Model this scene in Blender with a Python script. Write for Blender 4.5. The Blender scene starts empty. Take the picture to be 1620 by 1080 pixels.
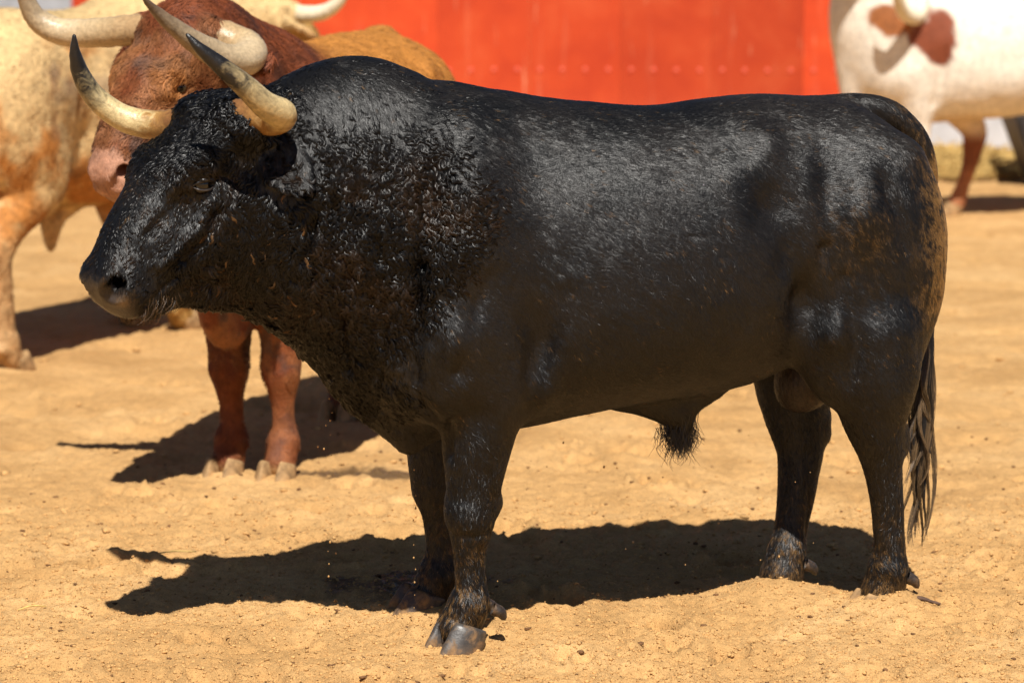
import bpy, bmesh, math, random
import numpy as np
from mathutils import Vector, Matrix

# ------------------------------------------------------------------ camera, sky, sun, exposure
SC = bpy.context.scene
COL = SC.collection
random.seed(4)
RNG = np.random.default_rng(7)

cam = bpy.data.cameras.new('camera')
cam_o = bpy.data.objects.new('camera', cam)
COL.objects.link(cam_o)
cam.sensor_width = 36.0
cam.lens = 98.0
cam_o.location = (0.0, -7.0, 1.75)
cam_o.rotation_euler = (math.radians(90 - 8.26), 0, 0)
cam.clip_start = 0.1
cam.clip_end = 2000
cam.dof.use_dof = True
cam.dof.focus_distance = 6.95
cam.dof.aperture_fstop = 3.4
SC.camera = cam_o

SUN_DIR = Vector((-0.06, 0.70, -1.0)).normalized()      # the way the light travels
world = bpy.data.worlds.new('World')
SC.world = world
world.use_nodes = True
wn = world.node_tree
wn.nodes.clear()
sky = wn.nodes.new('ShaderNodeTexSky')
sky.sky_type = 'NISHITA'
sky.sun_disc = False
sky.air_density = 0.55
sky.dust_density = 0.4
sky.sun_elevation = math.asin(-SUN_DIR.z)
sky.sun_rotation = math.atan2(-SUN_DIR.x, -SUN_DIR.y)
bg = wn.nodes.new('ShaderNodeBackground')
bg.inputs['Strength'].default_value = 0.05
wo = wn.nodes.new('ShaderNodeOutputWorld')
wn.links.new(sky.outputs[0], bg.inputs[0])
wn.links.new(bg.outputs[0], wo.inputs[0])

sun = bpy.data.lights.new('sun', 'SUN')
sun.energy = 5.0
sun.angle = math.radians(0.53)
sun.color = (1.0, 0.955, 0.88)
sun_o = bpy.data.objects.new('sun', sun)
sun_o.rotation_euler = SUN_DIR.to_track_quat('-Z', 'Y').to_euler()
sun_o.location = (2, -8, 14)
COL.objects.link(sun_o)

SC.view_settings.view_transform = 'Standard'
SC.view_settings.look = 'None'
SC.view_settings.gamma = 1
SC.view_settings.use_curve_mapping = False
SC.view_settings.exposure = 0.43
SC.cycles.max_bounces = 6
SC.cycles.diffuse_bounces = 3
SC.cycles.glossy_bounces = 3
SC.cycles.transmission_bounces = 3
SC.cycles.caustics_reflective = False
SC.cycles.caustics_refractive = False
SC.cycles.sample_clamp_indirect = 6.0
SC.cycles_curves.shape = 'RIBBONS'
SC.cycles_curves.subdivisions = 1


# ------------------------------------------------------------------ small helpers
def tag(o, label=None, cat=None, group=None, kind=None):
    if label: o['label'] = label
    if cat: o['category'] = cat
    if group: o['group'] = group
    if kind: o['kind'] = kind
    return o


def link(name, data, parent=None):
    o = bpy.data.objects.new(name, data)
    COL.objects.link(o)
    if parent is not None:
        o.parent = parent
    return o


def mesh_from(name, v, f, mat=None, smooth=True):
    me = bpy.data.meshes.new(name)
    v = np.ascontiguousarray(v, dtype=np.float32)
    if isinstance(f, np.ndarray):
        f = np.ascontiguousarray(f, dtype=np.int32)
        n, k = f.shape
        me.vertices.add(len(v))
        me.vertices.foreach_set('co', v.ravel())
        me.loops.add(n * k)
        me.loops.foreach_set('vertex_index', f.ravel())
        me.polygons.add(n)
        me.polygons.foreach_set('loop_start', np.arange(0, n * k, k, dtype=np.int32))
        me.update(calc_edges=True)
    else:
        me.from_pydata([tuple(map(float, p)) for p in v], [], f)
        me.update()
    if smooth:
        me.polygons.foreach_set('use_smooth', np.ones(len(me.polygons), dtype=bool))
    if mat:
        me.materials.append(mat)
    return me


def set_attr(me, name, arr, domain='POINT'):
    arr = np.asarray(arr, dtype=np.float32)
    if arr.ndim == 1:
        a = me.attributes.new(name, 'FLOAT', domain)
        a.data.foreach_set('value', arr)
    else:
        a = me.attributes.new(name, 'FLOAT_COLOR', domain)
        c = np.ones((len(arr), 4), dtype=np.float32)
        c[:, :3] = arr[:, :3]
        a.data.foreach_set('color', c.ravel())


def hash3(i, j, k, seed):
    n = (i.astype(np.int64) * 374761393 + j.astype(np.int64) * 668265263 + k.astype(np.int64) * 2147483647 // 7 + seed * 144665) & 0xffffffff
    n = ((n ^ (n >> 13)) * 1274126177) & 0xffffffff
    n = ((n ^ (n >> 16)) * 2246822519) & 0xffffffff
    return ((n ^ (n >> 15)) & 0xffffff).astype(np.float32) / 0xffffff


def vnoise(p, scale, seed=0):
    """smooth value noise in 0..1 at points p, cells of size scale"""
    q = np.asarray(p, dtype=np.float64) / scale + 1000.0
    i = np.floor(q).astype(np.int64)
    f = q - i
    f = (f * f * (3 - 2 * f)).astype(np.float32)
    out = 0
    for dx in (0, 1):
        wx = f[:, 0] if dx else 1 - f[:, 0]
        for dy in (0, 1):
            wy = f[:, 1] if dy else 1 - f[:, 1]
            for dz in (0, 1):
                wz = f[:, 2] if dz else 1 - f[:, 2]
                out = out + wx * wy * wz * hash3(i[:, 0] + dx, i[:, 1] + dy, i[:, 2] + dz, seed)
    return out


def fbm(p, scale, seed=0, octaves=3, gain=0.5):
    a, s, o = 1.0, 0.0, 0
    for k in range(octaves):
        o = o + a * vnoise(p, scale / 2 ** k, seed + 17 * k)
        s += a
        a *= gain
    return o / s


def sstep(a, b, x):
    t = np.clip((x - a) / (b - a), 0, 1)
    return t * t * (3 - 2 * t)


def catmull(P, n=8):
    P = np.asarray(P, dtype=float)
    Q = np.vstack([2 * P[0] - P[1], P, 2 * P[-1] - P[-2]])
    out = []
    for i in range(1, len(Q) - 2):
        for k in range(n):
            t = k / n
            a, b, c, d = Q[i - 1], Q[i], Q[i + 1], Q[i + 2]
            out.append(0.5 * (2 * b + (c - a) * t + (2 * a - 5 * b + 4 * c - d) * t * t + (3 * b - a - 3 * c + d) * t ** 3))
    out.append(P[-1])
    return np.array(out)


# ------------------------------------------------------------------ implicit modelling: smooth unions on a grid, meshed by surface nets
class Field:
    def __init__(self, lo, hi, h):
        self.lo = np.array(lo, dtype=np.float32)
        self.h = h
        self.n = np.ceil((np.array(hi) - np.array(lo)) / h).astype(int) + 1
        self.D = np.full(self.n, 0.5, dtype=np.float32)

    def box(self, lo, hi):
        i0 = np.clip(np.floor((np.array(lo) - self.lo) / self.h).astype(int), 0, self.n - 2)
        i1 = np.clip(np.ceil((np.array(hi) - self.lo) / self.h).astype(int) + 1, i0 + 2, self.n)
        sl = tuple(slice(a, b) for a, b in zip(i0, i1))
        ax = [(self.lo[k] + self.h * np.arange(i0[k], i1[k])).astype(np.float32) for k in range(3)]
        return sl, np.meshgrid(*ax, indexing='ij', sparse=True)

    def add(self, fn, lo, hi, k=0.04, norm=False, cut=False):
        m = k + 0.03
        sl, (X, Y, Z) = self.box(np.array(lo) - m, np.array(hi) + m)
        d = fn(X, Y, Z).astype(np.float32)
        d = np.broadcast_to(d, self.D[sl].shape)
        if norm:
            g = np.gradient(d, self.h)
            gm = np.sqrt(g[0] ** 2 + g[1] ** 2 + g[2] ** 2)
            d = d / np.maximum(gm, 1e-3)
            d = np.clip(d, -0.4, 0.4)
        a = self.D[sl]
        if cut:
            a, d = -a, d
        if k > 0:
            h = np.clip(0.5 + 0.5 * (a - d) / k, 0, 1)
            r = a + (d - a) * h - k * h * (1 - h)
        else:
            r = np.minimum(a, d)
        self.D[sl] = -r if cut else r

    def tube(self, pts, k=0.04, sc=(1, 1, 1), cut=False, smooth=5):
        """pts: rows of x, y, z, r"""
        P = catmull(pts, smooth) if smooth > 1 else np.asarray(pts, dtype=float)
        sc = np.array(sc, dtype=np.float32)
        lo = (P[:, :3] - P[:, 3:4] * sc).min(0)
        hi = (P[:, :3] + P[:, 3:4] * sc).max(0)

        def fn(X, Y, Z):
            best = None
            X, Y, Z = X / sc[0], Y / sc[1], Z / sc[2]
            for a, b in zip(P[:-1], P[1:]):
                A, B = a[:3] / sc, b[:3] / sc
                ab = B - A
                L = max(float(ab @ ab), 1e-9)
                t = np.clip(((X - A[0]) * ab[0] + (Y - A[1]) * ab[1] + (Z - A[2]) * ab[2]) / L, 0, 1)
                d = np.sqrt((X - A[0] - t * ab[0]) ** 2 + (Y - A[1] - t * ab[1]) ** 2 + (Z - A[2] - t * ab[2]) ** 2) - (a[3] + t * (b[3] - a[3]))
                best = d if best is None else np.minimum(best, d)
            return best
        self.add(fn, lo, hi, k, cut=cut)

    def ell(self, c, r, k=0.04, R=None, cut=False):
        c = np.array(c, dtype=np.float32)
        r = np.array(r, dtype=np.float32)
        m = r if R is None else np.full(3, r.max())

        def fn(X, Y, Z):
            x, y, z = X - c[0], Y - c[1], Z - c[2]
            if R is not None:
                x, y, z = (R[0][0] * x + R[0][1] * y + R[0][2] * z, R[1][0] * x + R[1][1] * y + R[1][2] * z, R[2][0] * x + R[2][1] * y + R[2][2] * z)
            q = np.sqrt((x / r[0]) ** 2 + (y / r[1]) ** 2 + (z / r[2]) ** 2)
            q2 = np.sqrt((x / r[0] ** 2) ** 2 + (y / r[1] ** 2) ** 2 + (z / r[2] ** 2) ** 2)
            return q * (q - 1) / np.maximum(q2, 1e-4)
        self.add(fn, c - m, c + m, k, cut=cut)

    def loft(self, tab, k=0.04, frame=None, pu=2.2, pl=2.2):
        """tab rows: t, top, bottom, half width, height of the widest point (0..1), side offset; frame=(origin, axis, side, up)"""
        T = catmull(tab, 6)
        t0, t1 = T[0, 0], T[-1, 0]
        O, A, S, U = [np.array(q, dtype=np.float32) for q in (frame or ((0, 0, 0), (1, 0, 0), (0, 1, 0), (0, 0, 1)))]
        C = []
        for r in T:
            for zz in (r[1], r[2]):
                for yy in (-r[3], r[3]):
                    C.append(O + A * r[0] + S * (r[5] + yy) + U * zz)
        C = np.array(C)

        def fn(X, Y, Z):
            x, y, z = X - O[0], Y - O[1], Z - O[2]
            t = A[0] * x + A[1] * y + A[2] * z
            s = S[0] * x + S[1] * y + S[2] * z
            u = U[0] * x + U[1] * y + U[2] * z
            top, bot, w, fr, off = [np.interp(t, T[:, 0], T[:, c]) for c in range(1, 6)]
            zm = bot + (top - bot) * fr
            up = u > zm
            v = np.where(up, (u - zm) / np.maximum(top - zm, 0.01), (zm - u) / np.maximum(zm - bot, 0.01))
            q = np.abs(s - off) / np.maximum(w, 0.008)
            p = np.where(up, pu, pl)
            f = (q ** p + np.abs(v) ** p) ** (1 / p) - 1
            over = np.maximum(np.maximum(t0 - t, t - t1), 0)
            return f * np.maximum(w, 0.02) + over * 3
        self.add(fn, C.min(0), C.max(0), k, norm=True)

    def mesh(self):
        D = self.D
        S = D < 0
        nx, ny, nz = D.shape
        cnt = np.zeros((nx - 1, ny - 1, nz - 1), dtype=np.int8)
        for dx in (0, 1):
            for dy in (0, 1):
                for dz in (0, 1):
                    cnt += S[dx:nx - 1 + dx, dy:ny - 1 + dy, dz:nz - 1 + dz]
        act = (cnt > 0) & (cnt < 8)
        I, J, K = np.nonzero(act)
        idx = np.full(act.shape, -1, dtype=np.int64)
        idx[I, J, K] = np.arange(len(I))
        acc = np.zeros((len(I), 3))
        num = np.zeros(len(I))
        corners = [(a, b, c) for a in (0, 1) for b in (0, 1) for c in (0, 1)]
        for a in corners:
            for ax in range(3):
                if a[ax]:
                    continue
                b = list(a)
                b[ax] = 1
                da = D[I + a[0], J + a[1], K + a[2]]
                db = D[I + b[0], J + b[1], K + b[2]]
                m = (da < 0) != (db < 0)
                t = np.where(m, da / np.where(m, da - db, 1), 0)
                p = np.tile(np.array(a, dtype=float), (len(I), 1))
                p[:, ax] += t
                acc += p * m[:, None]
                num += m
        V = acc / num[:, None] + np.stack([I, J, K], 1)
        V = V * self.h + self.lo
        quads = []
        for ax in range(3):
            sa = [slice(0, n) for n in D.shape]
            sb = [slice(0, n) for n in D.shape]
            sa[ax] = slice(0, D.shape[ax] - 1)
            sb[ax] = slice(1, D.shape[ax])
            A, B = S[tuple(sa)], S[tuple(sb)]
            ch = A != B
            p = np.array(np.nonzero(ch))
            u, v = (ax + 1) % 3, (ax + 2) % 3
            ok = (p[u] > 0) & (p[v] > 0) & (p[u] < D.shape[u] - 1) & (p[v] < D.shape[v] - 1)
            p = p[:, ok]
            ins = A[tuple(p)]
            def c(du, dv):
                q = p.copy()
                q[u] -= du
                q[v] -= dv
                return idx[tuple(q)]
            q = np.stack([c(1, 1), c(0, 1), c(0, 0), c(1, 0)], 1)
            q[~ins] = q[~ins][:, ::-1]
            quads.append(q)
        F = np.vstack(quads)
        return V, F


def relax(V, F, n=2, lam=0.5):
    e = np.vstack([F[:, [0, 1]], F[:, [1, 2]], F[:, [2, 3]], F[:, [3, 0]]])
    for k in range(n):
        for w in (lam, -lam * 1.04):
            s = np.zeros_like(V)
            c = np.zeros(len(V))
            for d in range(3):
                s[:, d] = np.bincount(e[:, 0], V[e[:, 1], d], len(V)) + np.bincount(e[:, 1], V[e[:, 0], d], len(V))
            c = np.bincount(e[:, 0], minlength=len(V)) + np.bincount(e[:, 1], minlength=len(V))
            V = V + w * (s / np.maximum(c, 1)[:, None] - V)
    return V


def normals_of(V, F):
    n = np.cross(V[F[:, 2]] - V[F[:, 0]], V[F[:, 3]] - V[F[:, 1]])
    N = np.zeros_like(V)
    for k in range(4):
        for d in range(3):
            N[:, d] += np.bincount(F[:, k], n[:, d], len(V))
    return N / np.maximum(np.linalg.norm(N, axis=1), 1e-9)[:, None]


def bumps(V, N, items):
    """items: (centre, radii, height): soft swellings (or hollows) pushed along the surface normal"""
    d = np.zeros(len(V))
    for c, r, hgt in items:
        r = np.array(r if hasattr(r, '__len__') else (r, r, r))
        q = (((V - np.array(c)) / r) ** 2).sum(1)
        d += hgt * np.exp(-q * 1.6)
    return V + N * d[:, None]


def creases(V, N, items):
    """items: (polyline, width, height)"""
    d = np.zeros(len(V))
    for pts, w, hgt in items:
        P = catmull(pts, 5)
        best = np.full(len(V), 9.0)
        for a, b in zip(P[:-1], P[1:]):
            ab = b - a
            t = np.clip(((V - a) @ ab) / max(ab @ ab, 1e-9), 0, 1)
            best = np.minimum(best, np.linalg.norm(V - a - t[:, None] * ab, axis=1))
        d += hgt * np.exp(-(best / w) ** 2)
    return V + N * d[:, None]


# ------------------------------------------------------------------ cattle: shared head, legs, horns
class HeadFrame:
    """a head in its animal's space: t runs from the poll to the muzzle, l to the animal's left, n out of the forehead"""
    def __init__(self, poll, turn, tilt, scale=1.0):
        d, q = math.radians(turn), math.radians(tilt)
        self.P = np.array(poll, dtype=float)
        self.F = np.array((math.cos(d), math.sin(d), 0.0))
        self.L = np.array((-math.sin(d), math.cos(d), 0.0))
        z = np.array((0, 0, 1.0))
        self.Z = z
        self.A = math.cos(q) * self.F - math.sin(q) * z
        self.N = math.sin(q) * self.F + math.cos(q) * z
        self.s = scale

    def at(self, t, l, n):
        return self.P + self.s * (t * self.A + l * self.L + n * self.N)

    def flat(self, l, f, z):
        """offsets along the level axes: left, forward, up"""
        return self.P + self.s * (l * self.L + f * self.F + z * self.Z)

    def inv(self, V):
        q = (V - self.P) / self.s
        return q @ self.A, q @ self.L, q @ self.N


HEAD_TAB = [(-.075, -.06, -.20, .06, .6, 0), (-.04, -.015, -.25, .105, .65, 0), (.02, .012, -.29, .128, .7, 0), (.10, .018, -.325, .136, .75, 0),
            (.19, .034, -.35, .136, .76, 0), (.26, .036, -.345, .124, .7, 0), (.33, .034, -.325, .108, .64, 0), (.40, .028, -.285, .098, .6, 0),
            (.46, .018, -.25, .090, .56, 0), (.52, .003, -.215, .085, .53, 0), (.555, -.014, -.185, .078, .5, 0), (.575, -.034, -.165, .066, .5, 0),
            (.585, -.055, -.135, .04, .5, 0)]


def head_into(fd, H, ears=None, slim=1.0, jowl=True):
    s = H.s
    mw = 1.0 if jowl else .84
    tab = [(a * s, b * s, c * s * (0.9 if not jowl else 1), w * s * slim, f, 0) for a, b, c, w, f, o in HEAD_TAB]
    fd.loft(tab, k=0.05, frame=(H.P, H.A, H.L, H.N), pu=2.7, pl=1.9)
    R = (H.A, H.L, H.N)
    for sd in (-1, 1):
        fd.ell(H.at(.205, sd * .108 * slim, -.018), (.062 * s, .032 * s, .03 * s), .03, R)      # brow
        fd.ell(H.at(.24, sd * .075 * slim, -.19), (.13 * s, .05 * s, .12 * s), .05, R)          # cheek
        fd.ell(H.at(.535, sd * .05 * mw, -.062), (.05 * s, .042 * s * mw, .05 * s * mw), .03, R)               # nostril wing
    fd.ell(H.at(.527, 0, -.09), (.055 * s, .088 * s * mw, .078 * s * mw), .02, R)                         # muzzle pad
    fd.ell(H.at(.548, 0, -.128), (.038 * s, .066 * s * mw, .048 * s * mw), .02, R)                       # upper lip
    fd.ell(H.at(.49, 0, -.198), (.06 * s, .05 * s, .032 * s), .03, R)                          # chin
    for sd in (-1, 1):
        fd.tube([(*H.at(.60, sd * .045, -.066), .014 * s), (*H.at(.582, sd * .062, -.052), .026 * s), (*H.at(.556, sd * .081, -.043), .022 * s), (*H.at(.52, sd * .05, -.050), .020 * s), (*H.at(.48, sd * .038, -.055), .018 * s)], .006, cut=True)
        fd.ell(H.at(.222, sd * .142 * slim, -.052), (.031 * s, .022 * s, .016 * s), .010, (H.F, H.L, H.Z), cut=True)  # eye socket
        for q in ears or ():
            l, f, z, ln, wd = q[:5]
            if l * sd < 0:
                continue
            b = H.at(.03, sd * .125 * slim, -.1)
            e1 = l * H.L + f * H.F + z * H.Z
            e1 = e1 / np.linalg.norm(e1)
            e3 = np.cross(e1, H.A if len(q) < 6 else q[5])
            e3 /= np.linalg.norm(e3)
            e2 = np.cross(e3, e1)
            if e3 @ H.F < 0:
                e3 = -e3
            fd.tube([(*b, .03 * s), (*(b + e1 * .05 * s), .026 * s)], .03)
            c = b + e1 * (ln * .58)
            fd.ell(c, (ln * .5, wd, .018 * s), .02, (e1, e2, e3))
            fd.ell(c + e3 * .017 * s, (ln * .36, wd * .62, .015 * s), .012, (e1, e2, e3), cut=True)


def horn_mesh(name, pts, mat, parent, seed=0, rings=44, sides=20, rough=0.0012):
    """a tapering horn: rows of x, y, z, r from the base to the tip; keeps how far along each point lies"""
    C = catmull(pts, max(2, rings // (len(pts) - 1)))
    T = np.gradient(C[:, :3], axis=0)
    T /= np.linalg.norm(T, axis=1)[:, None]
    up = np.array((0.1, 0.2, 1.0))
    V, A = [], []
    for i, (c, t) in enumerate(zip(C, T)):
        e = np.cross(t, up)
        e /= np.linalg.norm(e)
        g = np.cross(t, e)
        f = i / (len(C) - 1)
        rr = c[3] * (1 + 0.035 * math.sin(i * 1.9 + seed) * max(0, 0.45 - f) * 2)
        for k in range(sides):
            a = 2 * math.pi * k / sides
            V.append(c[:3] + rr * (math.cos(a) * e + math.sin(a) * g))
            A.append(f)
    n = len(C)
    V.append(C[-1, :3] + T[-1] * C[-1, 3] * 0.8)
    A.append(1.0)
    F = []
    for i in range(n - 1):
        for k in range(sides):
            k2 = (k + 1) % sides
            F.append((i * sides + k, (i + 1) * sides + k, (i + 1) * sides + k2, i * sides + k2))
    for k in range(sides):
        F.append(((n - 1) * sides + k, len(V) - 1, (n - 1) * sides + (k + 1) % sides))
    V = np.array(V)
    V += (vnoise(V, .012, seed)[:, None] - .5) * rough * 2
    me = mesh_from(name, V, F, mat)
    set_attr(me, 'along', A)
    return link(name, me, parent)


def ball_mesh(name, r, mat, parent, loc, seg=20, scale=(1, 1, 1)):
    bm = bmesh.new()
    bmesh.ops.create_uvsphere(bm, u_segments=seg, v_segments=seg // 2, radius=r)
    me = bpy.data.meshes.new(name)
    bm.to_mesh(me)
    bm.free()
    me.polygons.foreach_set('use_smooth', np.ones(len(me.polygons), dtype=bool))
    me.materials.append(mat)
    o = link(name, me, parent)
    o.location = loc
    o.scale = scale
    return o


def claw_mesh(name, mat, parent, loc, toe, side, L=.095, W=.05, Hh=.062, heading=0.0):
    """one half of a cloven hoof: a ridged wall curving forward to a rounded toe, flat below, lower at the heel"""
    rows, sides = 12, 26
    V, F = [], []
    for i in range(rows):
        z = i / (rows - 1)
        for k in range(sides):
            a = 2 * math.pi * k / sides
            ca, sa = math.cos(a), math.sin(a)
            fr = max(ca, 0)
            bulge = 1 - .24 * z ** 1.5
            x = L * .5 * bulge * ca * (1 + .16 * fr * (1 - z) ** 1.3) + (1 - z) * .034
            y = W * .5 * (1 - .10 * z + .10 * math.sin(z * math.pi)) * sa * (1 - .30 * fr ** 3)
            if sa * side < 0:
                y *= .72
            y -= side * .013 * fr ** 2 * (1 - z * .6)
            top = Hh * (1 - .42 * (.5 - .5 * ca))
            zz = top * (z if i else 0)
            if i == 0:
                x, y = x * .985, y * .96
            ridge = .0011 * math.sin(zz * 620 + .6 * ca) * (1 - z)
            if i == rows - 1:
                x, y = x * .93, y * .90
            V.append((x + ridge * ca, y + ridge * sa, zz))
    for i in range(rows - 1):
        for k in range(sides):
            k2 = (k + 1) % sides
            F.append((i * sides + k, i * sides + k2, (i + 1) * sides + k2, (i + 1) * sides + k))
    F.append(tuple(range(sides - 1, -1, -1)))
    F.append(tuple((rows - 1) * sides + k for k in range(sides)))
    V = np.array(V)
    V[:, :2] += ((vnoise(V + 3.1 * side, .02, 7) - .5) * .003)[:, None]
    me = mesh_from(name, V, F, mat)
    o = link(name, me, parent)
    o.location = loc
    o.rotation_euler = (0, 0, heading)
    return o


# ------------------------------------------------------------------ materials
def mat_new(name):
    m = bpy.data.materials.new(name)
    m.use_nodes = True
    nt = m.node_tree
    nt.nodes.clear()
    out = nt.nodes.new('ShaderNodeOutputMaterial')
    b = nt.nodes.new('ShaderNodeBsdfPrincipled')
    nt.links.new(b.outputs[0], out.inputs[0])
    return m, nt, b


def nd(nt, kind, **kw):
    n = nt.nodes.new(kind)
    for k, v in kw.items():
        if k in n.inputs:
            n.inputs[k].default_value = v
        else:
            setattr(n, k, v)
    return n


def noise(nt, scale, detail=4, rough=.55, dist=0.0, coord='Object', vec=None):
    t = nd(nt, 'ShaderNodeTexNoise')
    t.inputs['Scale'].default_value = scale
    t.inputs['Detail'].default_value = detail
    t.inputs['Roughness'].default_value = rough
    t.inputs['Distortion'].default_value = dist
    if vec is None:
        c = nd(nt, 'ShaderNodeTexCoord')
        vec = c.outputs[coord]
    nt.links.new(vec, t.inputs['Vector'])
    return t.outputs['Fac']


def ramp(nt, fac, stops, interp='LINEAR'):
    r = nd(nt, 'ShaderNodeValToRGB')
    r.color_ramp.interpolation = interp
    e = r.color_ramp.elements
    while len(e) < len(stops):
        e.new(.5)
    for q, (p, c) in zip(e, stops):
        q.position = p
        q.color = (c[0], c[1], c[2], 1) if hasattr(c, '__len__') else (c, c, c, 1)
    nt.links.new(fac, r.inputs[0])
    return r.outputs[0]


def mixc(nt, fac, a, b, mode='MIX'):
    m = nd(nt, 'ShaderNodeMix', data_type='RGBA', blend_type=mode)
    for s, v in ((0, fac), (6, a), (7, b)):
        if hasattr(v, 'links') or isinstance(v, bpy.types.NodeSocket):
            nt.links.new(v, m.inputs[s])
        else:
            m.inputs[s].default_value = v if s == 0 else (v[0], v[1], v[2], 1)
    return m.outputs[2]


def bump(nt, b, height, strength=.5, dist=.01, prev=None):
    n = nd(nt, 'ShaderNodeBump')
    n.inputs['Strength'].default_value = strength
    n.inputs['Distance'].default_value = dist
    nt.links.new(height, n.inputs['Height'])
    if prev is not None:
        nt.links.new(prev, n.inputs['Normal'])
    nt.links.new(n.outputs[0], b.inputs['Normal'])
    return n.outputs[0]


def attr(nt, name, out='Color'):
    a = nd(nt, 'ShaderNodeAttribute', attribute_name=name)
    return a.outputs[out]


def hide_material(name, rough=.5, spec=.5, patch=None, bump_s=.35, sheen=0.0):
    """coat colour comes from the 'coat' attribute of the mesh, broken up by noise"""
    m, nt, b = mat_new(name)
    c = attr(nt, 'coat')
    n1 = noise(nt, 38, 5, .6, .4)
    n2 = noise(nt, 240, 3, .6)
    v = ramp(nt, n1, [(.3, .72), (.7, 1.22)])
    c = mixc(nt, 1.0, c, v, 'MULTIPLY')
    v2 = ramp(nt, n2, [(.3, .8), (.7, 1.2)])
    c = mixc(nt, 1.0, c, v2, 'MULTIPLY')
    nt.links.new(c, b.inputs['Base Color'])
    b.inputs['Roughness'].default_value = rough
    b.inputs['Specular IOR Level'].default_value = spec
    b.inputs['Sheen Weight'].default_value = sheen
    tc = nd(nt, 'ShaderNodeTexCoord')
    mp = nd(nt, 'ShaderNodeMapping')
    mp.inputs['Scale'].default_value = (1.0, 1.0, .35)
    nt.links.new(tc.outputs['Object'], mp.inputs[0])
    h = noise(nt, 170, 4, .6, .6, vec=mp.outputs[0])
    bump(nt, b, h, bump_s, .012)
    return m


def hair_material(name, rough=.36, spec=.7, keep=.25):
    """strands take their colour and the lie of the coat (its surface normal) from per-strand attributes"""
    m, nt, b = mat_new(name)
    c = attr(nt, 'tint')
    nt.links.new(c, b.inputs['Base Color'])
    b.inputs['Roughness'].default_value = rough
    b.inputs['Specular IOR Level'].default_value = spec
    a = nd(nt, 'ShaderNodeAttribute', attribute_name='lie')
    vt = nd(nt, 'ShaderNodeVectorTransform', vector_type='VECTOR', convert_from='OBJECT', convert_to='WORLD')
    nt.links.new(a.outputs['Vector'], vt.inputs[0])
    g = nd(nt, 'ShaderNodeNewGeometry')
    s = nd(nt, 'ShaderNodeVectorMath', operation='SCALE')
    nt.links.new(g.outputs['Normal'], s.inputs[0])
    s.inputs['Scale'].default_value = keep
    ad = nd(nt, 'ShaderNodeVectorMath', operation='ADD')
    nt.links.new(vt.outputs[0], ad.inputs[0])
    nt.links.new(s.outputs[0], ad.inputs[1])
    no = nd(nt, 'ShaderNodeVectorMath', operation='NORMALIZE')
    nt.links.new(ad.outputs[0], no.inputs[0])
    nt.links.new(no.outputs[0], b.inputs['Normal'])
    return m


def horn_material(name, base, mid, tip, t0=.35, t1=.6, root=(.28, .13, .05), streak=1.0):
    m, nt, b = mat_new(name)
    f = attr(nt, 'along', 'Fac')
    n = noise(nt, 20, 5, .65, 1.6)
    ad = nd(nt, 'ShaderNodeMath', operation='MULTIPLY_ADD')
    nt.links.new(n, ad.inputs[0])
    ad.inputs[1].default_value = .5 * streak
    nt.links.new(f, ad.inputs[2])
    sb = nd(nt, 'ShaderNodeMath', operation='SUBTRACT')
    nt.links.new(ad.outputs[0], sb.inputs[0])
    sb.inputs[1].default_value = .25 * streak
    c = ramp(nt, sb.outputs[0], [(0.08, root), (.24, base), (t0 + .02, mid), (t0 + .22 * (t1 - t0), mid), (t1, tip), (1, tip)])
    v = ramp(nt, noise(nt, 90, 5, .65, .5), [(.3, .7), (.62, 1.12)])
    c = mixc(nt, 1.0, c, v, 'MULTIPLY')
    nt.links.new(c, b.inputs['Base Color'])
    b.inputs['Roughness'].default_value = .34
    b.inputs['Subsurface Weight'].default_value = 0.0
    h = noise(nt, 60, 5, .6)
    wv = nd(nt, 'ShaderNodeMath', operation='SINE')
    w2 = nd(nt, 'ShaderNodeMath', operation='MULTIPLY')
    nt.links.new(ad.outputs[0], w2.inputs[0])
    w2.inputs[1].default_value = 150.0
    nt.links.new(w2.outputs[0], wv.inputs[0])
    p_ = bump(nt, b, wv.outputs[0], .12, .004)
    bump(nt, b, h, .35, .006, prev=p_)
    return m


M = {}
M['hide_black'] = hide_material('black_hide', .40, .42, bump_s=.35)
M['hide_ox'] = hide_material('ox_hide', .6, .25, bump_s=.5, sheen=.0)
M['hair'] = hair_material('coat_hair', .39, .52)
M['hair_wet'] = hair_material('wet_hair', .34, .36, .15)
M['hair_loose'] = hair_material('loose_hair', .35, .6, 1.0)
M['hair_soft'] = hair_material('coat_hair_soft', .6, .25, .5)
M['horn_black'] = horn_material('bull_horn', (.33, .175, .052), (.60, .46, .23), (.012, .011, .011), .38, .72, root=(.20, .09, .03))
M['horn_ox'] = horn_material('ox_horn', (.46, .33, .18), (.54, .41, .25), (.10, .06, .035), .35, .92, root=(.40, .26, .13), streak=.5)
M['horn_pale'] = horn_material('pale_horn', (.75, .66, .47), (.78, .7, .52), (.6, .5, .34), .35, .98, root=(.7, .55, .36), streak=.3)


def simple(name, col, rough=.5, spec=.5, nscale=40, var=.25, bs=.2, bd=.005, coat=0):
    m, nt, b = mat_new(name)
    v = ramp(nt, noise(nt, nscale, 5, .6, .3), [(.3, 1 - var), (.7, 1 + var)])
    c = mixc(nt, 1.0, (col[0], col[1], col[2]), v, 'MULTIPLY')
    nt.links.new(c, b.inputs['Base Color'])
    b.inputs['Roughness'].default_value = rough
    b.inputs['Specular IOR Level'].default_value = spec
    b.inputs['Coat Weight'].default_value = coat
    bump(nt, b, noise(nt, nscale * 4, 4, .6), bs, bd)
    return m


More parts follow.
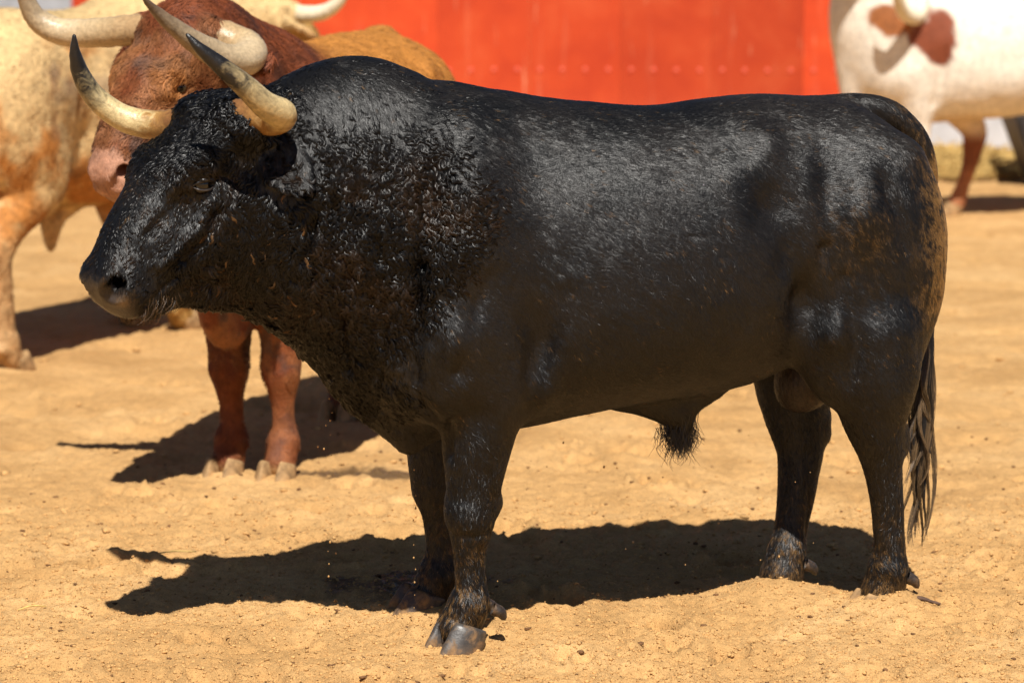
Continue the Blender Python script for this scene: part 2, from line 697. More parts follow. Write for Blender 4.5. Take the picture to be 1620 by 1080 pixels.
M['eye'] = simple('eye_dark', (.006, .004, .003), .06, .6, 20, .1, 0, .001)
M['eye_white'] = simple('eye_white', (.55, .5, .45), .15, .6, 30, .1, 0, .001)
M['eyelid'] = simple('eyelid_pale', (.032, .026, .024), .25, .6, 60, .3, .1, .002)
M['lid_dark'] = simple('eyelid_dark', (.012, .010, .010), .35, .5, 60, .3, .3, .002)
def hoof_material(name, horn, dirt, amount):
    m, nt, b = mat_new(name)
    n = noise(nt, 24, 6, .7, .6)
    f = ramp(nt, n, [(.62 - .35 * amount, 0.0), (.80 - .30 * amount, 1.0)])
    tc = nd(nt, 'ShaderNodeTexCoord')
    sx = nd(nt, 'ShaderNodeSeparateXYZ')
    nt.links.new(tc.outputs['Object'], sx.inputs[0])
    g = nd(nt, 'ShaderNodeMapRange')
    for k, v in (('From Min', .045), ('From Max', .0), ('To Min', 0.0), ('To Max', .75)):
        g.inputs[k].default_value = v
    nt.links.new(sx.outputs['Z'], g.inputs['Value'])
    mx = nd(nt, 'ShaderNodeMath', operation='MAXIMUM')
    nt.links.new(f, mx.inputs[0])
    ml = nd(nt, 'ShaderNodeMath', operation='MULTIPLY')
    nt.links.new(g.outputs[0], ml.inputs[0])
    nt.links.new(n, ml.inputs[1])
    nt.links.new(ml.outputs[0], mx.inputs[1])
    v = ramp(nt, noise(nt, 90, 4, .6), [(.3, .7), (.7, 1.3)])
    c = mixc(nt, mx.outputs[0], horn, dirt)
    c = mixc(nt, 1.0, c, v, 'MULTIPLY')
    nt.links.new(c, b.inputs['Base Color'])
    r = nd(nt, 'ShaderNodeMapRange')
    r.inputs['To Min'].default_value = .4
    r.inputs['To Max'].default_value = .9
    nt.links.new(mx.outputs[0], r.inputs['Value'])
    nt.links.new(r.outputs[0], b.inputs['Roughness'])
    bump(nt, b, noise(nt, 120, 4, .6), .25, .003)
    return m


M['hoof_grey'] = hoof_material('hoof_grey', (.055, .048, .043), (.22, .125, .055), .45)
M['dewclaw'] = hoof_material('dewclaw_horn', (.03, .022, .018), (.16, .09, .04), .35)
M['hoof_tan'] = hoof_material('hoof_tan', (.05, .036, .028), (.26, .15, .065), .6)
M['hoof_sandy'] = simple('hoof_sandy', (.34, .205, .092), .75, .3, 30, .5, .3, .004)


# ------------------------------------------------------------------ the black bull
def black_bull():
    th = 19.5
    root = link('black_bull', None)
    root.location = (.36, .085, 0)
    root.rotation_euler = (0, 0, math.radians(180 + th))
    tag(root, 'large black bull with dark-tipped horns standing side-on in front, wet and muddy', 'bull')
    fd = Field((-1.0, -.52, -.03), (1.68, .62, 1.56), BULL_RES)
    body = [(-.765, 1.04, .90, .03, .55, 0), (-.748, 1.12, .84, .09, .55, 0), (-.714, 1.19, .77, .165, .55, 0), (-.67, 1.24, .74, .22, .55, 0), (-.60, 1.29, .73, .255, .55, 0),
            (-.52, 1.332, .715, .275, .55, 0), (-.40, 1.343, .67, .285, .55, 0), (-.28, 1.347, .618, .305, .52, 0), (-.15, 1.341, .588, .335, .47, 0), (0, 1.325, .578, .355, .44, 0),
            (.16, 1.336, .562, .36, .44, 0), (.30, 1.352, .54, .35, .45, 0), (.42, 1.373, .525, .335, .47, 0), (.53, 1.394, .525, .32, .5, 0), (.60, 1.402, .535, .305, .5, 0), (.645, 1.422, .54, .295, .5, 0),
            (.72, 1.452, .56, .275, .5, 0), (.79, 1.461, .60, .255, .5, .005), (.85, 1.455, .66, .24, .5, .01), (.93, 1.432, .74, .215, .5, .015), (1.0, 1.395, .80, .19, .5, .02), (1.07, 1.36, .85, .165, .5, .025),
            (1.14, 1.31, .9, .12, .5, .03), (1.18, 1.25, 1.0, .05, .5, .03)]
    fd.loft(body, k=0.02, pu=2.15, pl=2.3)
    # shoulder, arm, thigh masses on both sides
    for sd in (-1, 1):
        fd.ell((.60, sd * .19, .98), (.17, .125, .34), .08)
        fd.ell((.60, sd * .205, .74), (.16, .10, .17), .07)
        fd.ell((.49, sd * .20, .74), (.13, .085, .16), .06)
        fd.ell((-.535, sd * .165, .93), (.195, .115, .31), .09)
        fd.ell((-.47, sd * .19, .74), (.15, .085, .19), .06)
        fd.ell((-.605, sd * .14, .82), (.105, .09, .25), .06)
    # near fore leg, far fore leg, near hind leg, far hind leg
    fd.tube([(.535, .20, .80, .10), (.523, .19, .679, .112), (.533, .18, .553, .092), (.539, .173, .457, .074), (.543, .166, .377, .062), (.547, .163, .329, .057), (.550, .158, .264, .042),
             (.547, .152, .199, .036), (.543, .149, .149, .039), (.547, .146, .109, .047), (.560, .142, .075, .050), (.572, .140, .055, .050)], .035)
    fd.tube([(.52, -.185, .72, .11), (.505, -.19, .555, .092), (.520, -.197, .455, .078), (.518, -.205, .354, .066), (.510, -.21, .286, .048), (.503, -.217, .183, .038), (.505, -.222, .112, .046),
             (.520, -.225, .075, .047), (.535, -.226, .05, .046)], .035)
    fd.tube([(-.53, .19, .74, .12), (-.538, .19, .624, .112), (-.546, .182, .523, .083), (-.570, .174, .436, .060), (-.590, .162, .349, .046), (-.609, .148, .244, .040), (-.621, .136, .157, .042),
             (-.622, .127, .10, .050), (-.613, .12, .05, .054)], .04)
    fd.tube([(-.50, -.18, .70, .115), (-.486, -.18, .57, .104), (-.488, -.172, .502, .09), (-.496, -.161, .417, .07), (-.496, -.155, .366, .06), (-.481, -.143, .265, .05), (-.464, -.133, .182, .045),
             (-.445, -.122, .115, .048), (-.43, -.115, .06, .054)], .04)
    fd.tube([(-.615, .168, .475, .035), (-.628, .162, .44, .028)], .03)
    fd.tube([(-.545, -.155, .46, .035), (-.555, -.152, .425, .028)], .03)
    # knees, fetlocks, hocks
    fd.ell((.556, .165, .352), (.050, .060, .062), .03)
    fd.ell((.497, .164, .368), (.026, .030, .030), .025)
    fd.ell((.520, -.207, .33), (.046, .056, .060), .03)
    fd.ell((.545, .147, .112), (.046, .052, .040), .02)
    fd.ell((.505, -.222, .112), (.044, .050, .038), .02)
    fd.ell((-.618, .132, .112), (.046, .050, .040), .02)
    fd.ell((-.447, -.124, .115), (.044, .048, .038), .02)
    # dewlap, sheath, scrotum, tail stem
    fd.loft([(.46, .62, .575, .03, .5, 0), (.54, .62, .53, .05, .4, 0), (.61, .64, .492, .06, .4, 0), (.667, .68, .472, .065, .35, 0), (.733, .74, .53, .068, .35, 0), (.80, .80, .60, .068, .35, .005), (.846, .84, .665, .065, .35, .01),
             (.877, .9, .735, .062, .35, .01), (.941, .95, .80, .06, .4, .015), (1.0, .98, .835, .055, .4, .02), (1.06, 1.0, .86, .04, .4, .02)], k=.05)
    fd.tube([(.08, 0, .60, .05), (-.03, 0, .565, .055), (-.075, 0, .515, .034), (-.09, 0, .475, .018)], .04)
    fd.tube([(-.14, 0, .60, .05), (-.10, 0, .56, .03)], .05)
    fd.ell((-.455, -.01, .625), (.085, .085, .12), .03, ((.85, 0, .5), (0, 1, 0), (-.5, 0, .85)))
    fd.tube([(-.42, .01, 1.315, .026), (-.51, .012, 1.312, .033), (-.60, .016, 1.305, .038), (-.67, .018, 1.278, .040), (-.73, .016, 1.225, .037), (-.768, .008, 1.15, .031), (-.785, -.005, 1.05, .025), (-.80, -.01, .90, .021), (-.795, -.01, .72, .018), (-.785, 0, .56, .014)], .006)
    # head
    H = HeadFrame((1.155, .031, 1.362), 18.5, 48.5, .93)
    head_into(fd, H, ears=[(.68, -.16, -.52, .195, .056), (-.75, -.12, -.4, .18, .052)])
    fd.tube([(*H.at(.43, .02, -.235), .03), (*H.at(.37, .02, -.32), .04), (*H.at(.28, .015, -.375), .045), (*H.at(.16, .01, -.41), .055)], .05)
    for sd in (-1, 1):     # horn roots
        fd.tube([(*H.flat(sd * .085, -.02, -.05), .055), (*H.flat(sd * .145, -.028, -.062), .046)], .03)
    V, F = fd.mesh()
    V = relax(V, F, 2)
    N = normals_of(V, F)
    S = []
    for sd in (-1, 1):
        S += [((.60, sd * .3, 1.10), (.10, .2, .2), .018), ((.63, sd * .3, .80), (.09, .2, .10), .016), ((.43, sd * .33, .80), (.06, .2, .16), -.016),
              ((.40, sd * .3, .66), (.05, .2, .08), .012), ((-.14, sd * .3, 1.24), (.06, .15, .035), -.008), ((-.19, sd * .3, 1.26), (.07, .15, .06), .02),
              ((-.20, sd * .3, 1.09), (.10, .2, .10), -.022), ((-.30, sd * .3, .84), (.06, .2, .10), -.032), ((-.245, sd * .3, .97), (.07, .2, .10), -.016),
              ((-.44, sd * .28, 1.06), (.09, .15, .10), .020), ((-.36, sd * .28, 1.12), (.05, .2, .12), -.012), ((-.62, sd * .22, 1.20), (.07, .1, .06), .012), ((-.38, sd * .3, .76), (.06, .2, .07), .018),
              ((.58, sd * .3, .60), (.05, .2, .06), -.010), ((.82, sd * .25, 1.05), (.14, .2, .18), .012),
              (H.at(.30, sd * .1, -.07), .05, -.008), (H.at(.12, sd * .15, -.12), .05, -.012), (H.at(.40, sd * .09, -.1), .05, .006)]
    V = bumps(V, N, [(c, r, q * 1.5) for c, r, q in S])
    C = []
    for sd in (-1, 1):
        C += [([(.36, sd * .3, .90), (.39, sd * .3, .82), (.425, sd * .3, .73), (.44, sd * .25, .62)], .032, -.009),
              ([(.72, sd * .3, .98), (.74, sd * .3, .80), (.71, sd * .25, .66), (.66, sd * .25, .56)], .02, -.014),
              ([(.66, sd * .25, .74), (.63, sd * .25, .62), (.62, sd * .2, .50)], .016, -.010),
              ([(.96, sd * .25, 1.30), (.95, sd * .25, 1.15), (.965, sd * .2, 1.0)], .012, -.010), ([(.92, sd * .25, 1.33), (.905, sd * .25, 1.15), (.92, sd * .2, 0.98)], .012, -.008),
              ([(.88, sd * .25, 1.30), (.86, sd * .25, 1.12), (.87, sd * .2, 0.95)], .014, -.007), ([(.84, sd * .2, .92), (.81, sd * .2, .80), (.77, sd * .2, .68)], .014, -.010),
              ([(.90, sd * .2, .92), (.88, sd * .2, .82), (.85, sd * .15, .72)], .012, -.008),
              ([H.at(.575, sd * .03, -.135), H.at(.53, sd * .075, -.15), H.at(.47, sd * .085, -.158), H.at(.40, sd * .085, -.17)], .007, -.008),
              ([H.at(.17, sd * .15, -.034), H.at(.205, sd * .15, -.024), H.at(.245, sd * .15, -.037)], .008, .005),
              ([H.at(.19, sd * .15, -.075), H.at(.225, sd * .15, -.083), H.at(.26, sd * .14, -.065)], .007, .004),
              ([H.at(.21, sd * .14, -.05), H.at(.26, sd * .12, -.055), H.at(.30, sd * .11, -.05)], .007, -.004),
              ([H.at(.25, sd * .13, -.10), H.at(.31, sd * .12, -.115), H.at(.38, sd * .10, -.115), H.at(.44, sd * .095, -.10)], .014, .006),
              ([H.at(.24, sd * .13, -.135), H.at(.31, sd * .12, -.15), H.at(.39, sd * .10, -.15)], .014, -.007),
              ([H.at(.17, sd * .13, .0), H.at(.22, sd * .12, .005), H.at(.28, sd * .10, .0)], .014, .006),
              ([H.at(.275, sd * .12, -.035), H.at(.33, sd * .11, -.03), H.at(.40, sd * .09, -.03)], .013, -.006),
              ([H.at(.26, sd * .13, -.075), H.at(.29, sd * .125, -.085), H.at(.33, sd * .115, -.08)], .0085, -.005),
              ([H.at(.255, sd * .13, -.062), H.at(.285, sd * .125, -.066), H.at(.32, sd * .115, -.06)], .0085, -.005),
              ([H.at(.18, sd * .14, -.075), H.at(.16, sd * .14, -.10), H.at(.16, sd * .14, -.14)], .012, -.006),
              ([H.at(.02, sd * .16, -.20), H.at(.06, sd * .15, -.28), H.at(.13, sd * .12, -.335), H.at(.24, sd * .09, -.345)], .016, -.013),
              ([H.at(.36, sd * .11, -.20), H.at(.42, sd * .10, -.215), H.at(.48, sd * .08, -.20)], .012, -.007),
              ([H.at(.50, sd * .085, -.02), H.at(.52, sd * .085, -.06), H.at(.515, sd * .085, -.10)], .0095, -.005),
              ([(-.34, sd * .3, .98), (-.33, sd * .3, .88), (-.31, sd * .3, .80)], .018, -.012)]
        fx, fy = (.547, .155) if sd > 0 else (.505, -.217)
        C += [([(fx - .012, fy + .04, .285), (fx - .014, fy + .04, .21), (fx - .012, fy + .04, .14)], .008, -.006), ([(fx - .012, fy - .04, .285), (fx - .014, fy - .04, .21), (fx - .012, fy - .04, .14)], .008, -.006),
              ([(fx + .05, fy, .40), (fx + .03, fy + .06, .385), (fx - .03, fy + .06, .40)], .010, -.005), ([(fx + .05, fy, .305), (fx + .03, fy + .05, .298), (fx - .03, fy + .05, .305)], .010, -.005),
              ([(fx + .05, fy - .03, .085), (fx + .04, fy + .05, .080), (fx - .03, fy + .05, .085)], .007, -.005), ([(fx + .06, fy - .03, .098), (fx + .04, fy + .05, .096), (fx - .03, fy + .05, .10)], .006, .003)]
        gx, gy = (-.605, .150) if sd > 0 else (-.478, -.142)
        C += [([(gx - .012, gy + .04, .40), (gx - .016, gy + .04, .27), (gx - .014, gy + .04, .16)], .008, -.007), ([(gx - .012, gy - .04, .40), (gx - .016, gy - .04, .27), (gx - .014, gy - .04, .16)], .008, -.006)]
        C += [([(.66, sd * .3, 1.32), (.70, sd * .3, 1.15), (.72, sd * .3, .98)], .03, -.010), 
              ([(-.50, sd * .3, 1.18), (-.56, sd * .28, 1.0), (-.60, sd * .26, .84), (-.60, sd * .25, .70)], .022, -.010), ([(-.40, sd * .3, .90), (-.43, sd * .3, .76), (-.44, sd * .25, .64)], .02, -.007),
              ([(.56, sd * .32, .95), (.60, sd * .32, .84), (.63, sd * .32, .72)], .022, -.010), ([(.50, sd * .3, .74), (.52, sd * .28, .64), (.53, sd * .25, .56)], .016, -.008)]
        for zz in (1.03, 1.055):
            C.append(([(.05, sd * .35, zz), (-.05, sd * .35, zz - .004), (-.16, sd * .33, zz + .004)], .007, -.004))
    N = normals_of(V, F)
    V = creases(V, N, [(c, r, q * (1.7 if r > .009 else 1.0)) for c, r, q in C])
    N = normals_of(V, F)
    V = V + N * ((fbm(V, .09, 5, 2) - .5) * .006)[:, None]
    nk = sstep(.62, .74, V[:, 0]) * sstep(1.36, 1.22, V[:, 2]) * sstep(1.10, 1.0, V[:, 0])
    W = V * np.array((1.6, 1.0, .55))
    V = V + N * (nk * (np.abs(fbm(W, .035, 15, 2) - .5) * -.022 + .003))[:, None]
    N = normals_of(V, F)
    # coat colours: black, brown where sun-bleached, dried mud and dust as stains
    x, y, z = V.T
    col = np.tile(np.array((.005, .0046, .0045)), (len(V), 1))
    t, l, n = H.inv(V)
    me = mesh_from('body', V, F, M['hide_black'])
    muz = sstep(.035, .0, np.sqrt(((t - .57) / 1.2) ** 2 + (l * .35) ** 2 + ((n + .085) * .5) ** 2) - .02) * (np.abs(t - .5) < .14)
    col = col * (1 - muz[:, None]) + np.array((.04, .030, .026)) * muz[:, None]
    dust = np.exp(-(((t - .56) / .03) ** 2 + ((np.abs(l) - .072) / .022) ** 2 + ((n + .092) / .016) ** 2))
    col = col * (1 - dust[:, None]) + np.array((.20, .135, .08)) * dust[:, None]
    scr = sstep(1.25, .85, np.sqrt(((x + .455) / .10) ** 2 + (y / .1) ** 2 + ((z - .61) / .13) ** 2))
    col = col * (1 - scr[:, None]) + np.array((.020, .010, .007)) * scr[:, None]
    mud = bull_mud(V)
    mud = mud * .6
    col = col * (1 - mud[:, None]) + np.array((.22, .115, .04)) * mud[:, None]
    set_attr(me, 'coat', col)
    body_o = link('body', me, root)
    # horns
    paths = {1: [(.095, -.012, -.030, .044), (.15, -.028, -.034, .043), (.212, -.042, -.034, .042), (.258, -.028, -.020, .040), (.280, .03, .005, .034), (.282, .085, .05, .029), (.270, .145, .10, .022), (.258, .19, .138, .014), (.248, .215, .168, .005)],
             -1: [(.105, -.012, -.052, .042), (.16, .010, -.064, .040), (.215, .045, -.066, .038), (.262, .095, -.048, .035), (.290, .15, .0, .030), (.294, .185, .055, .024), (.285, .205, .105, .016), (.272, .215, .152, .005)]}
    for sd in (1, -1):
        pts = [(*H.flat(sd * q[0] / H.s, q[1] / H.s, q[2] / H.s), q[3] * .93) for q in paths[sd]]
        o = horn_mesh('horn', pts, M['horn_black'], root, seed=3 + sd)
        o['label'] = 'near horn curving out and forward to a black tip' if sd > 0 else 'far horn curving out and up to a black tip'
        e = ball_mesh('eye', .027, M['eye'], root, H.at(.222, sd * .116, -.052))
        E = H.at(.222, sd * .116, -.052)
        def lid(f, zz, o):
            return E + H.F * f + H.Z * zz + H.L * (sd * o)
        horn_mesh('eyelid', [(*lid(.030, -.004, .014), .0016), (*lid(.018, -.0105, .022), .0026), (*lid(.0, -.0130, .0255), .0030), (*lid(-.016, -.0105, .022), .0028), (*lid(-.029, -.002, .014), .0016)], M['eyelid'], root, rings=16, sides=8)
        horn_mesh('eyelid', [(*lid(.031, -.002, .014), .003), (*lid(.018, .008, .023), .0055), (*lid(.0, .0125, .027), .007), (*lid(-.017, .010, .023), .006), (*lid(-.030, .001, .014), .003)], M['lid_dark'], root, rings=16, sides=8)
    # hooves: two claws on each foot, a pair of dew claws behind
    for (hx, hy, zz, mt, hd, buried) in ((.562, .142, -.012, 'hoof_grey', .36, 0), (.545, -.226, -.008, 'hoof_tan', .0, 0), (-.60, .118, -.038, 'hoof_sandy', .05, 1), (-.415, -.112, -.042, 'hoof_sandy', .05, 1)):
        for s2 in (-1, 1):
            claw_mesh('hoof', M[mt], root, (hx - s2 * .031 * math.sin(hd), hy + s2 * .031 * math.cos(hd), zz), 0, s2, L=.128, W=.068, Hh=.088, heading=hd + s2 * .12)
            horn_mesh('dewclaw', [(hx - .070, hy + s2 * .026, .098 if not buried else .082, .016), (hx - .088, hy + s2 * .030, .088 if not buried else .072, .015), (hx - .098, hy + s2 * .032, .072 if not buried else .056, .008)], M['dewclaw'], root, rings=10, sides=10)
    return root, V, F, N, H, col


def bull_mud(V):
    """dried sand and mud: a share 0..1 at each point"""
    x, y, z = V.T
    nz = fbm(V, .05, 3, 4, .6)
    fine = fbm(V * np.array((1.2, 1.2, .55)), .009, 9, 3, .6)
    spk = vnoise(V, .006, 15)
    edge = sstep(-.55, -.73, x) * sstep(.66, .84, z) * sstep(1.28, 1.16, z)
    m = .95 * edge * sstep(.47, .64, nz * .3 + fine * .7 + .12 * edge)
    tail = sstep(-.60, -.72, x) * sstep(1.14, 1.2, z)
    m = np.maximum(m, .5 * tail * sstep(.54, .68, fine))
    leg = sstep(.46, .10, z)
    m = np.maximum(m, .6 * leg * sstep(.64 - .12 * leg, .76 - .10 * leg, spk * .65 + nz * .35))
    low = sstep(.12, .05, z)
    m = np.maximum(m, low * .7 * sstep(.35, .62, fine * .6 + spk * .4))
    thigh = np.exp(-(((x + .43) / .10) ** 2 + ((z - 1.0) / .12) ** 2))
    m = np.maximum(m, .4 * thigh * sstep(.50, .7, fine))
    m = np.maximum(m, .5 * sstep(.80, .90, spk) * sstep(.5, .62, nz))
    return np.clip(m, 0, 1)


# ------------------------------------------------------------------ hair strands
def tri_table(V, F):
    T = np.vstack([F[:, [0, 1, 2]], F[:, [0, 2, 3]]])
    A = .5 * np.linalg.norm(np.cross(V[T[:, 1]] - V[T[:, 0]], V[T[:, 2]] - V[T[:, 0]]), axis=1)
    return T, A


def scatter(V, T, A, N, w, n, rng):
    """n points on the surface, denser where the vertex weight w is high"""
    p = A * w[T].mean(1)
    c = np.cumsum(p)
    i = np.searchsorted(c, rng.random(n) * c[-1])
    i = np.minimum(i, len(T) - 1)
    a, b = rng.random(n), rng.random(n)
    fl = a + b > 1
    a[fl], b[fl] = 1 - a[fl], 1 - b[fl]
    t = T[i]
    B = np.stack([1 - a - b, a, b], 1)
    P = (V[t] * B[:, :, None]).sum(1)
    nn = (N[t] * B[:, :, None]).sum(1)
    nn /= np.linalg.norm(nn, axis=1)[:, None]
    return P, nn, t, B


def tangent(flow, n):
    d = flow - (flow * n).sum(1)[:, None] * n
    return d / np.maximum(np.linalg.norm(d, axis=1), 1e-6)[:, None]


def strand_paths(P, n, flow, length, lift, curl, K, rng, ang0=None, wave=None):
    """paths that leave the skin at a slant, lie along the flow and bend sideways by curl (radians over the length)"""
    t = tangent(flow, n)
    b = np.cross(n, t)
    ang = np.zeros(len(P)) if ang0 is None else ang0.copy()
    pos = P.copy()
    out = [pos.copy()]
    for k in range(1, K):
        u = (k - .5) / (K - 1)
        aa = ang if wave is None else ang + wave[0] * np.sin(6.2832 * wave[1] * u + wave[2])
        d = t * np.cos(aa)[:, None] + b * np.sin(aa)[:, None]
        up = lift * (1.0 - 1.25 * u)
        d = d + n * np.asarray(up).reshape(-1, 1)
        d /= np.linalg.norm(d, axis=1)[:, None]
        pos = pos + d * (length / (K - 1))[:, None]
        ang = ang + curl / (K - 1)
        out.append(pos.copy())
    return np.stack(out, 1)          # n, K, 3


def hair_object(name, paths, radius, tint, mat, parent, tip=.25, lie=None):
    """paths: list of (n, K, 3) with one K; radius per strand; tint per strand"""
    X = np.concatenate(paths) if isinstance(paths, list) else paths
    n, K, _ = X.shape
    hc = bpy.data.hair_curves.new(name)
    hc.add_curves([K] * n)
    hc.attributes['position'].data.foreach_set('vector', np.ascontiguousarray(X, dtype=np.float32).ravel()) if 'position' in hc.attributes else hc.points.foreach_set('position', X.astype(np.float32).ravel())
    prof = np.linspace(1, tip, K)
    R = (np.asarray(radius).reshape(-1, 1) * prof[None]).astype(np.float32)
    ra = hc.attributes.get('radius') or hc.attributes.new('radius', 'FLOAT', 'POINT')
    ra.data.foreach_set('value', R.ravel())
    ta = hc.attributes.new('tint', 'FLOAT_COLOR', 'CURVE')
    c = np.ones((n, 4), dtype=np.float32)
    c[:, :3] = tint
    ta.data.foreach_set('color', c.ravel())
    if lie is None:
        d = X[:, -1] - X[:, 0]
        lie = np.cross(d, np.cross(np.tile(np.array((0, 1.0, .3)), (n, 1)), d))
    lie = lie / np.maximum(np.linalg.norm(lie, axis=-1), 1e-9)[..., None]
    la = hc.attributes.new('lie', 'FLOAT_VECTOR', 'CURVE' if lie.ndim == 2 else 'POINT')
    la.data.foreach_set('vector', np.ascontiguousarray(lie, dtype=np.float32).ravel())
    hc.materials.append(mat)
    o = link(name, hc, parent)
    tag(o, kind='stuff')
    return o


def locks(C, n, flow, length, lift, curl, per, spread, K, rng, ang0, wave=None):
    """wet pointed locks: strands around each centre that run together towards the tip"""
    cp = strand_paths(C, n, flow, length, lift, curl, K, rng, ang0=ang0, wave=wave)
    m = len(C)
    i = np.repeat(np.arange(m), per)
    t = tangent(flow, n)
    b = np.cross(n, t)
    spread = np.asarray(spread)[i]
    r = spread * np.sqrt(rng.random(m * per))
    a = rng.random(m * per) * 2 * math.pi
    off = (t[i] * np.cos(a)[:, None] * 1.2 + b[i] * np.sin(a)[:, None]) * r[:, None]
    u = np.linspace(0, 1, K)
    fall = (1 - .70 * u ** 1.2)
    X = cp[i] + off[:, None, :] * fall[None, :, None]
    X = X + (rng.random((m * per, 1, 1)) - .5) * n[i][:, None, :] * .004 * u[None, :, None]
    lie = n[i] + .95 * b[i] * (np.sin(a) * r / spread)[:, None] + .45 * t[i] * (np.cos(a) * r / spread)[:, None] + rng.normal(0, .10, (m * per, 3))
    lie = lie[:, None, :] + t[i][:, None, :] * np.linspace(-.40, .50, K)[None, :, None]
    return X, i, lie


def bull_coat(root, V, F, N, H, col):
    rng = np.random.default_rng(11)
    T, A = tri_table(V, F)
    x, y, z = V.T
    t, l, n = H.inv(V)
    head = sstep(-.02, .10, t) * (x > .95)
    nb = .50 + .17 * sstep(1.05, .72, z)
    neck = sstep(0, .20, x + .10 * (vnoise(V, .08, 5) - .5) - nb) * sstep(.52, .60, z) * (1 - .93 * sstep(1.20, 1.36, z) * sstep(1.04, .94, x))
    muzzle = head * sstep(.50, .56, t)
    nostril = head * sstep(.545, .57, t)
    leg = sstep(.52, .42, z) * (1 - (np.abs(x) < .3))
    eyed = np.min([np.linalg.norm(V - H.at(.222, s * .13, -.052), axis=1) for s in (-1, 1)], axis=0)
    bare = sstep(.044, .030, eyed)
    scr = sstep(1.2, .9, np.sqrt(((x + .455) / .10) ** 2 + (y / .1) ** 2 + ((z - .61) / .13) ** 2))

    def flow_at(P):
        px, py, pz = P.T
        f = np.stack([-np.ones(len(P)), np.zeros(len(P)), -.45 - .5 * sstep(1.25, .8, pz)], 1)
        nk = sstep(.55, .75, px)[:, None]
        f = f * (1 - nk) + np.array((-.45, 0, -1.0)) * nk
        lg = sstep(.58, .45, pz)[:, None]
        f = f * (1 - lg) + np.array((-.1, 0, -1.0)) * lg
        tt, ll, n2 = H.inv(P)
        hd = (sstep(-.02, .06, tt) * (px > .98))[:, None]
        face = H.A[None] * 1.0 + np.sign(ll)[:, None] * H.L[None] * .5 - H.N[None] * .45
        f = f * (1 - hd) + face * hd
        th = (sstep(-.45, -.6, px) * sstep(.6, .8, pz))[:, None]
        f = f + np.array((.25, 0, -.7)) * th
        return f

    def tint_at(P, base, mudk=1.0):
        c = np.tile(np.array(base), (len(P), 1)) * (.6 + .9 * rng.random((len(P), 1)))
        m = bull_mud(P) * mudk
        m = m * (rng.random(len(P)) < .35 + .65 * m)
        c = c * (1 - m[:, None]) + np.array((.40, .215, .065)) * m[:, None]
        dust_sheen = (sstep(-.05, -.25, P[:, 0]) * sstep(1.16, 1.28, P[:, 2]) * .6 + .4 * sstep(.45, .62, fbm(P, .12, 44, 3)))[:, None] * rng.random((len(P), 1))  # dust on the back, and a lighter sheen painted into the strand colour
        c = c * (1 - dust_sheen) + np.array((.045, .035, .029)) * dust_sheen
        return c

    # short sleek coat over the whole animal
    w = np.clip(1.0 - .45 * neck, 0, 1) * (1 - bare) * (1 - nostril) * (1 - .9 * scr) + .25 * leg + .5 * head * (1 - nostril)
    w *= np.where((N[:, 1] < -.3), .45, 1.0)
    P, nn, ti, B = scatter(V, T, A, N, w, N_SLEEK, rng)
    fl = flow_at(P)
    fl = fl + (np.stack([vnoise(P, .06, 31), vnoise(P, .06, 32), vnoise(P, .06, 33)], 1) - .5) * .9
    ang = (vnoise(P, .03, 41) - .5) * .7 + rng.normal(0, .18, len(P))
    X = strand_paths(P, nn, fl, .008 + .007 * rng.random(len(P)), np.full(len(P), .16) + .22 * rng.random(len(P)), rng.normal(0, .4, len(P)), 4, rng, ang0=ang)
    fd_ = np.array((-.82, 0, -.57))
    ac_ = np.array((-.57, 0, .82))
    al, ac = P @ fd_, P @ ac_
    Q = np.stack([al * .16, ac, P[:, 1]], 1)
    streak = (vnoise(Q, .0055, 87) - .5) + .7 * (vnoise(Q * np.array((2, 1, 1)), .013, 88) - .5)
    hair_object('coat', X, .00022 + .0002 * rng.random(len(P)), tint_at(P, (.0048, .0045, .0045)), M['hair'], root, lie=nn - .12 * tangent(fl, nn) + (np.stack([vnoise(P, .014, 81), vnoise(P, .014, 82), vnoise(P, .014, 83)], 1) - .5) * .24 + .42 * streak[:, None] * ac_ + rng.normal(0, 1, (len(P), 3)) * (.15 + .18 * sstep(.62, .45, P[:, 2]))[:, None])

    # wet curls on neck, chest, cheeks and forehead
    fore = head * sstep(.32, .18, t) * sstep(-.10, -.03, n)
    cheek = head * sstep(.48, .38, t) * sstep(-.08, -.16, n)
    wl = np.clip(neck * (1 - head) * 1.0 + fore * 1.8 + cheek * 1.3 + .55 * head * (1 - muzzle), 0, 2) * (1 - bare)
    wl *= np.where((N[:, 1] < -.3), .5, 1.0)
    for sd in (-1, 1):
        e1 = sd * .7 * H.L - .16 * H.F - .5 * H.Z
        e1 = e1 / np.linalg.norm(e1)
        ec = H.at(.03, sd * .125, -.1) + e1 * .125
        wl *= 1 - .95 * sstep(.10, .075, np.linalg.norm(V - ec, axis=1))
    C, nn, ti, B = scatter(V, T, A, N, wl, N_LOCKS, rng)
    fl = flow_at(C)
    fl = fl + (np.stack([vnoise(C, .08, 51), vnoise(C, .08, 52), vnoise(C, .08, 53)], 1) - .5) * 1.5
    hd = fore[ti].mean(1)
    ck = cheek[ti].mean(1)
    hh = head[ti].mean(1)
    nk = neck[ti].mean(1) * (1 - hh)
    m = len(C)
    ang = (vnoise(C, .045, 61) - .5) * 1.7 + rng.normal(0, .2, m)
    sgn = np.sign(vnoise(C, .025, 63) - .5)
    curl = sgn * (.2 + .6 * rng.random(m)) * (1 + 3.0 * hd + .5 * ck)
    ln = (.013 + (.027 * nk + .012 * hd + .020 * ck) * (.6 + .8 * rng.random(m)))
    wave = (1.0 * nk + .5 * ck + .2, ln / .030, 6.2832 * vnoise(C, .05, 67) * 1.5 + rng.normal(0, .4, m))
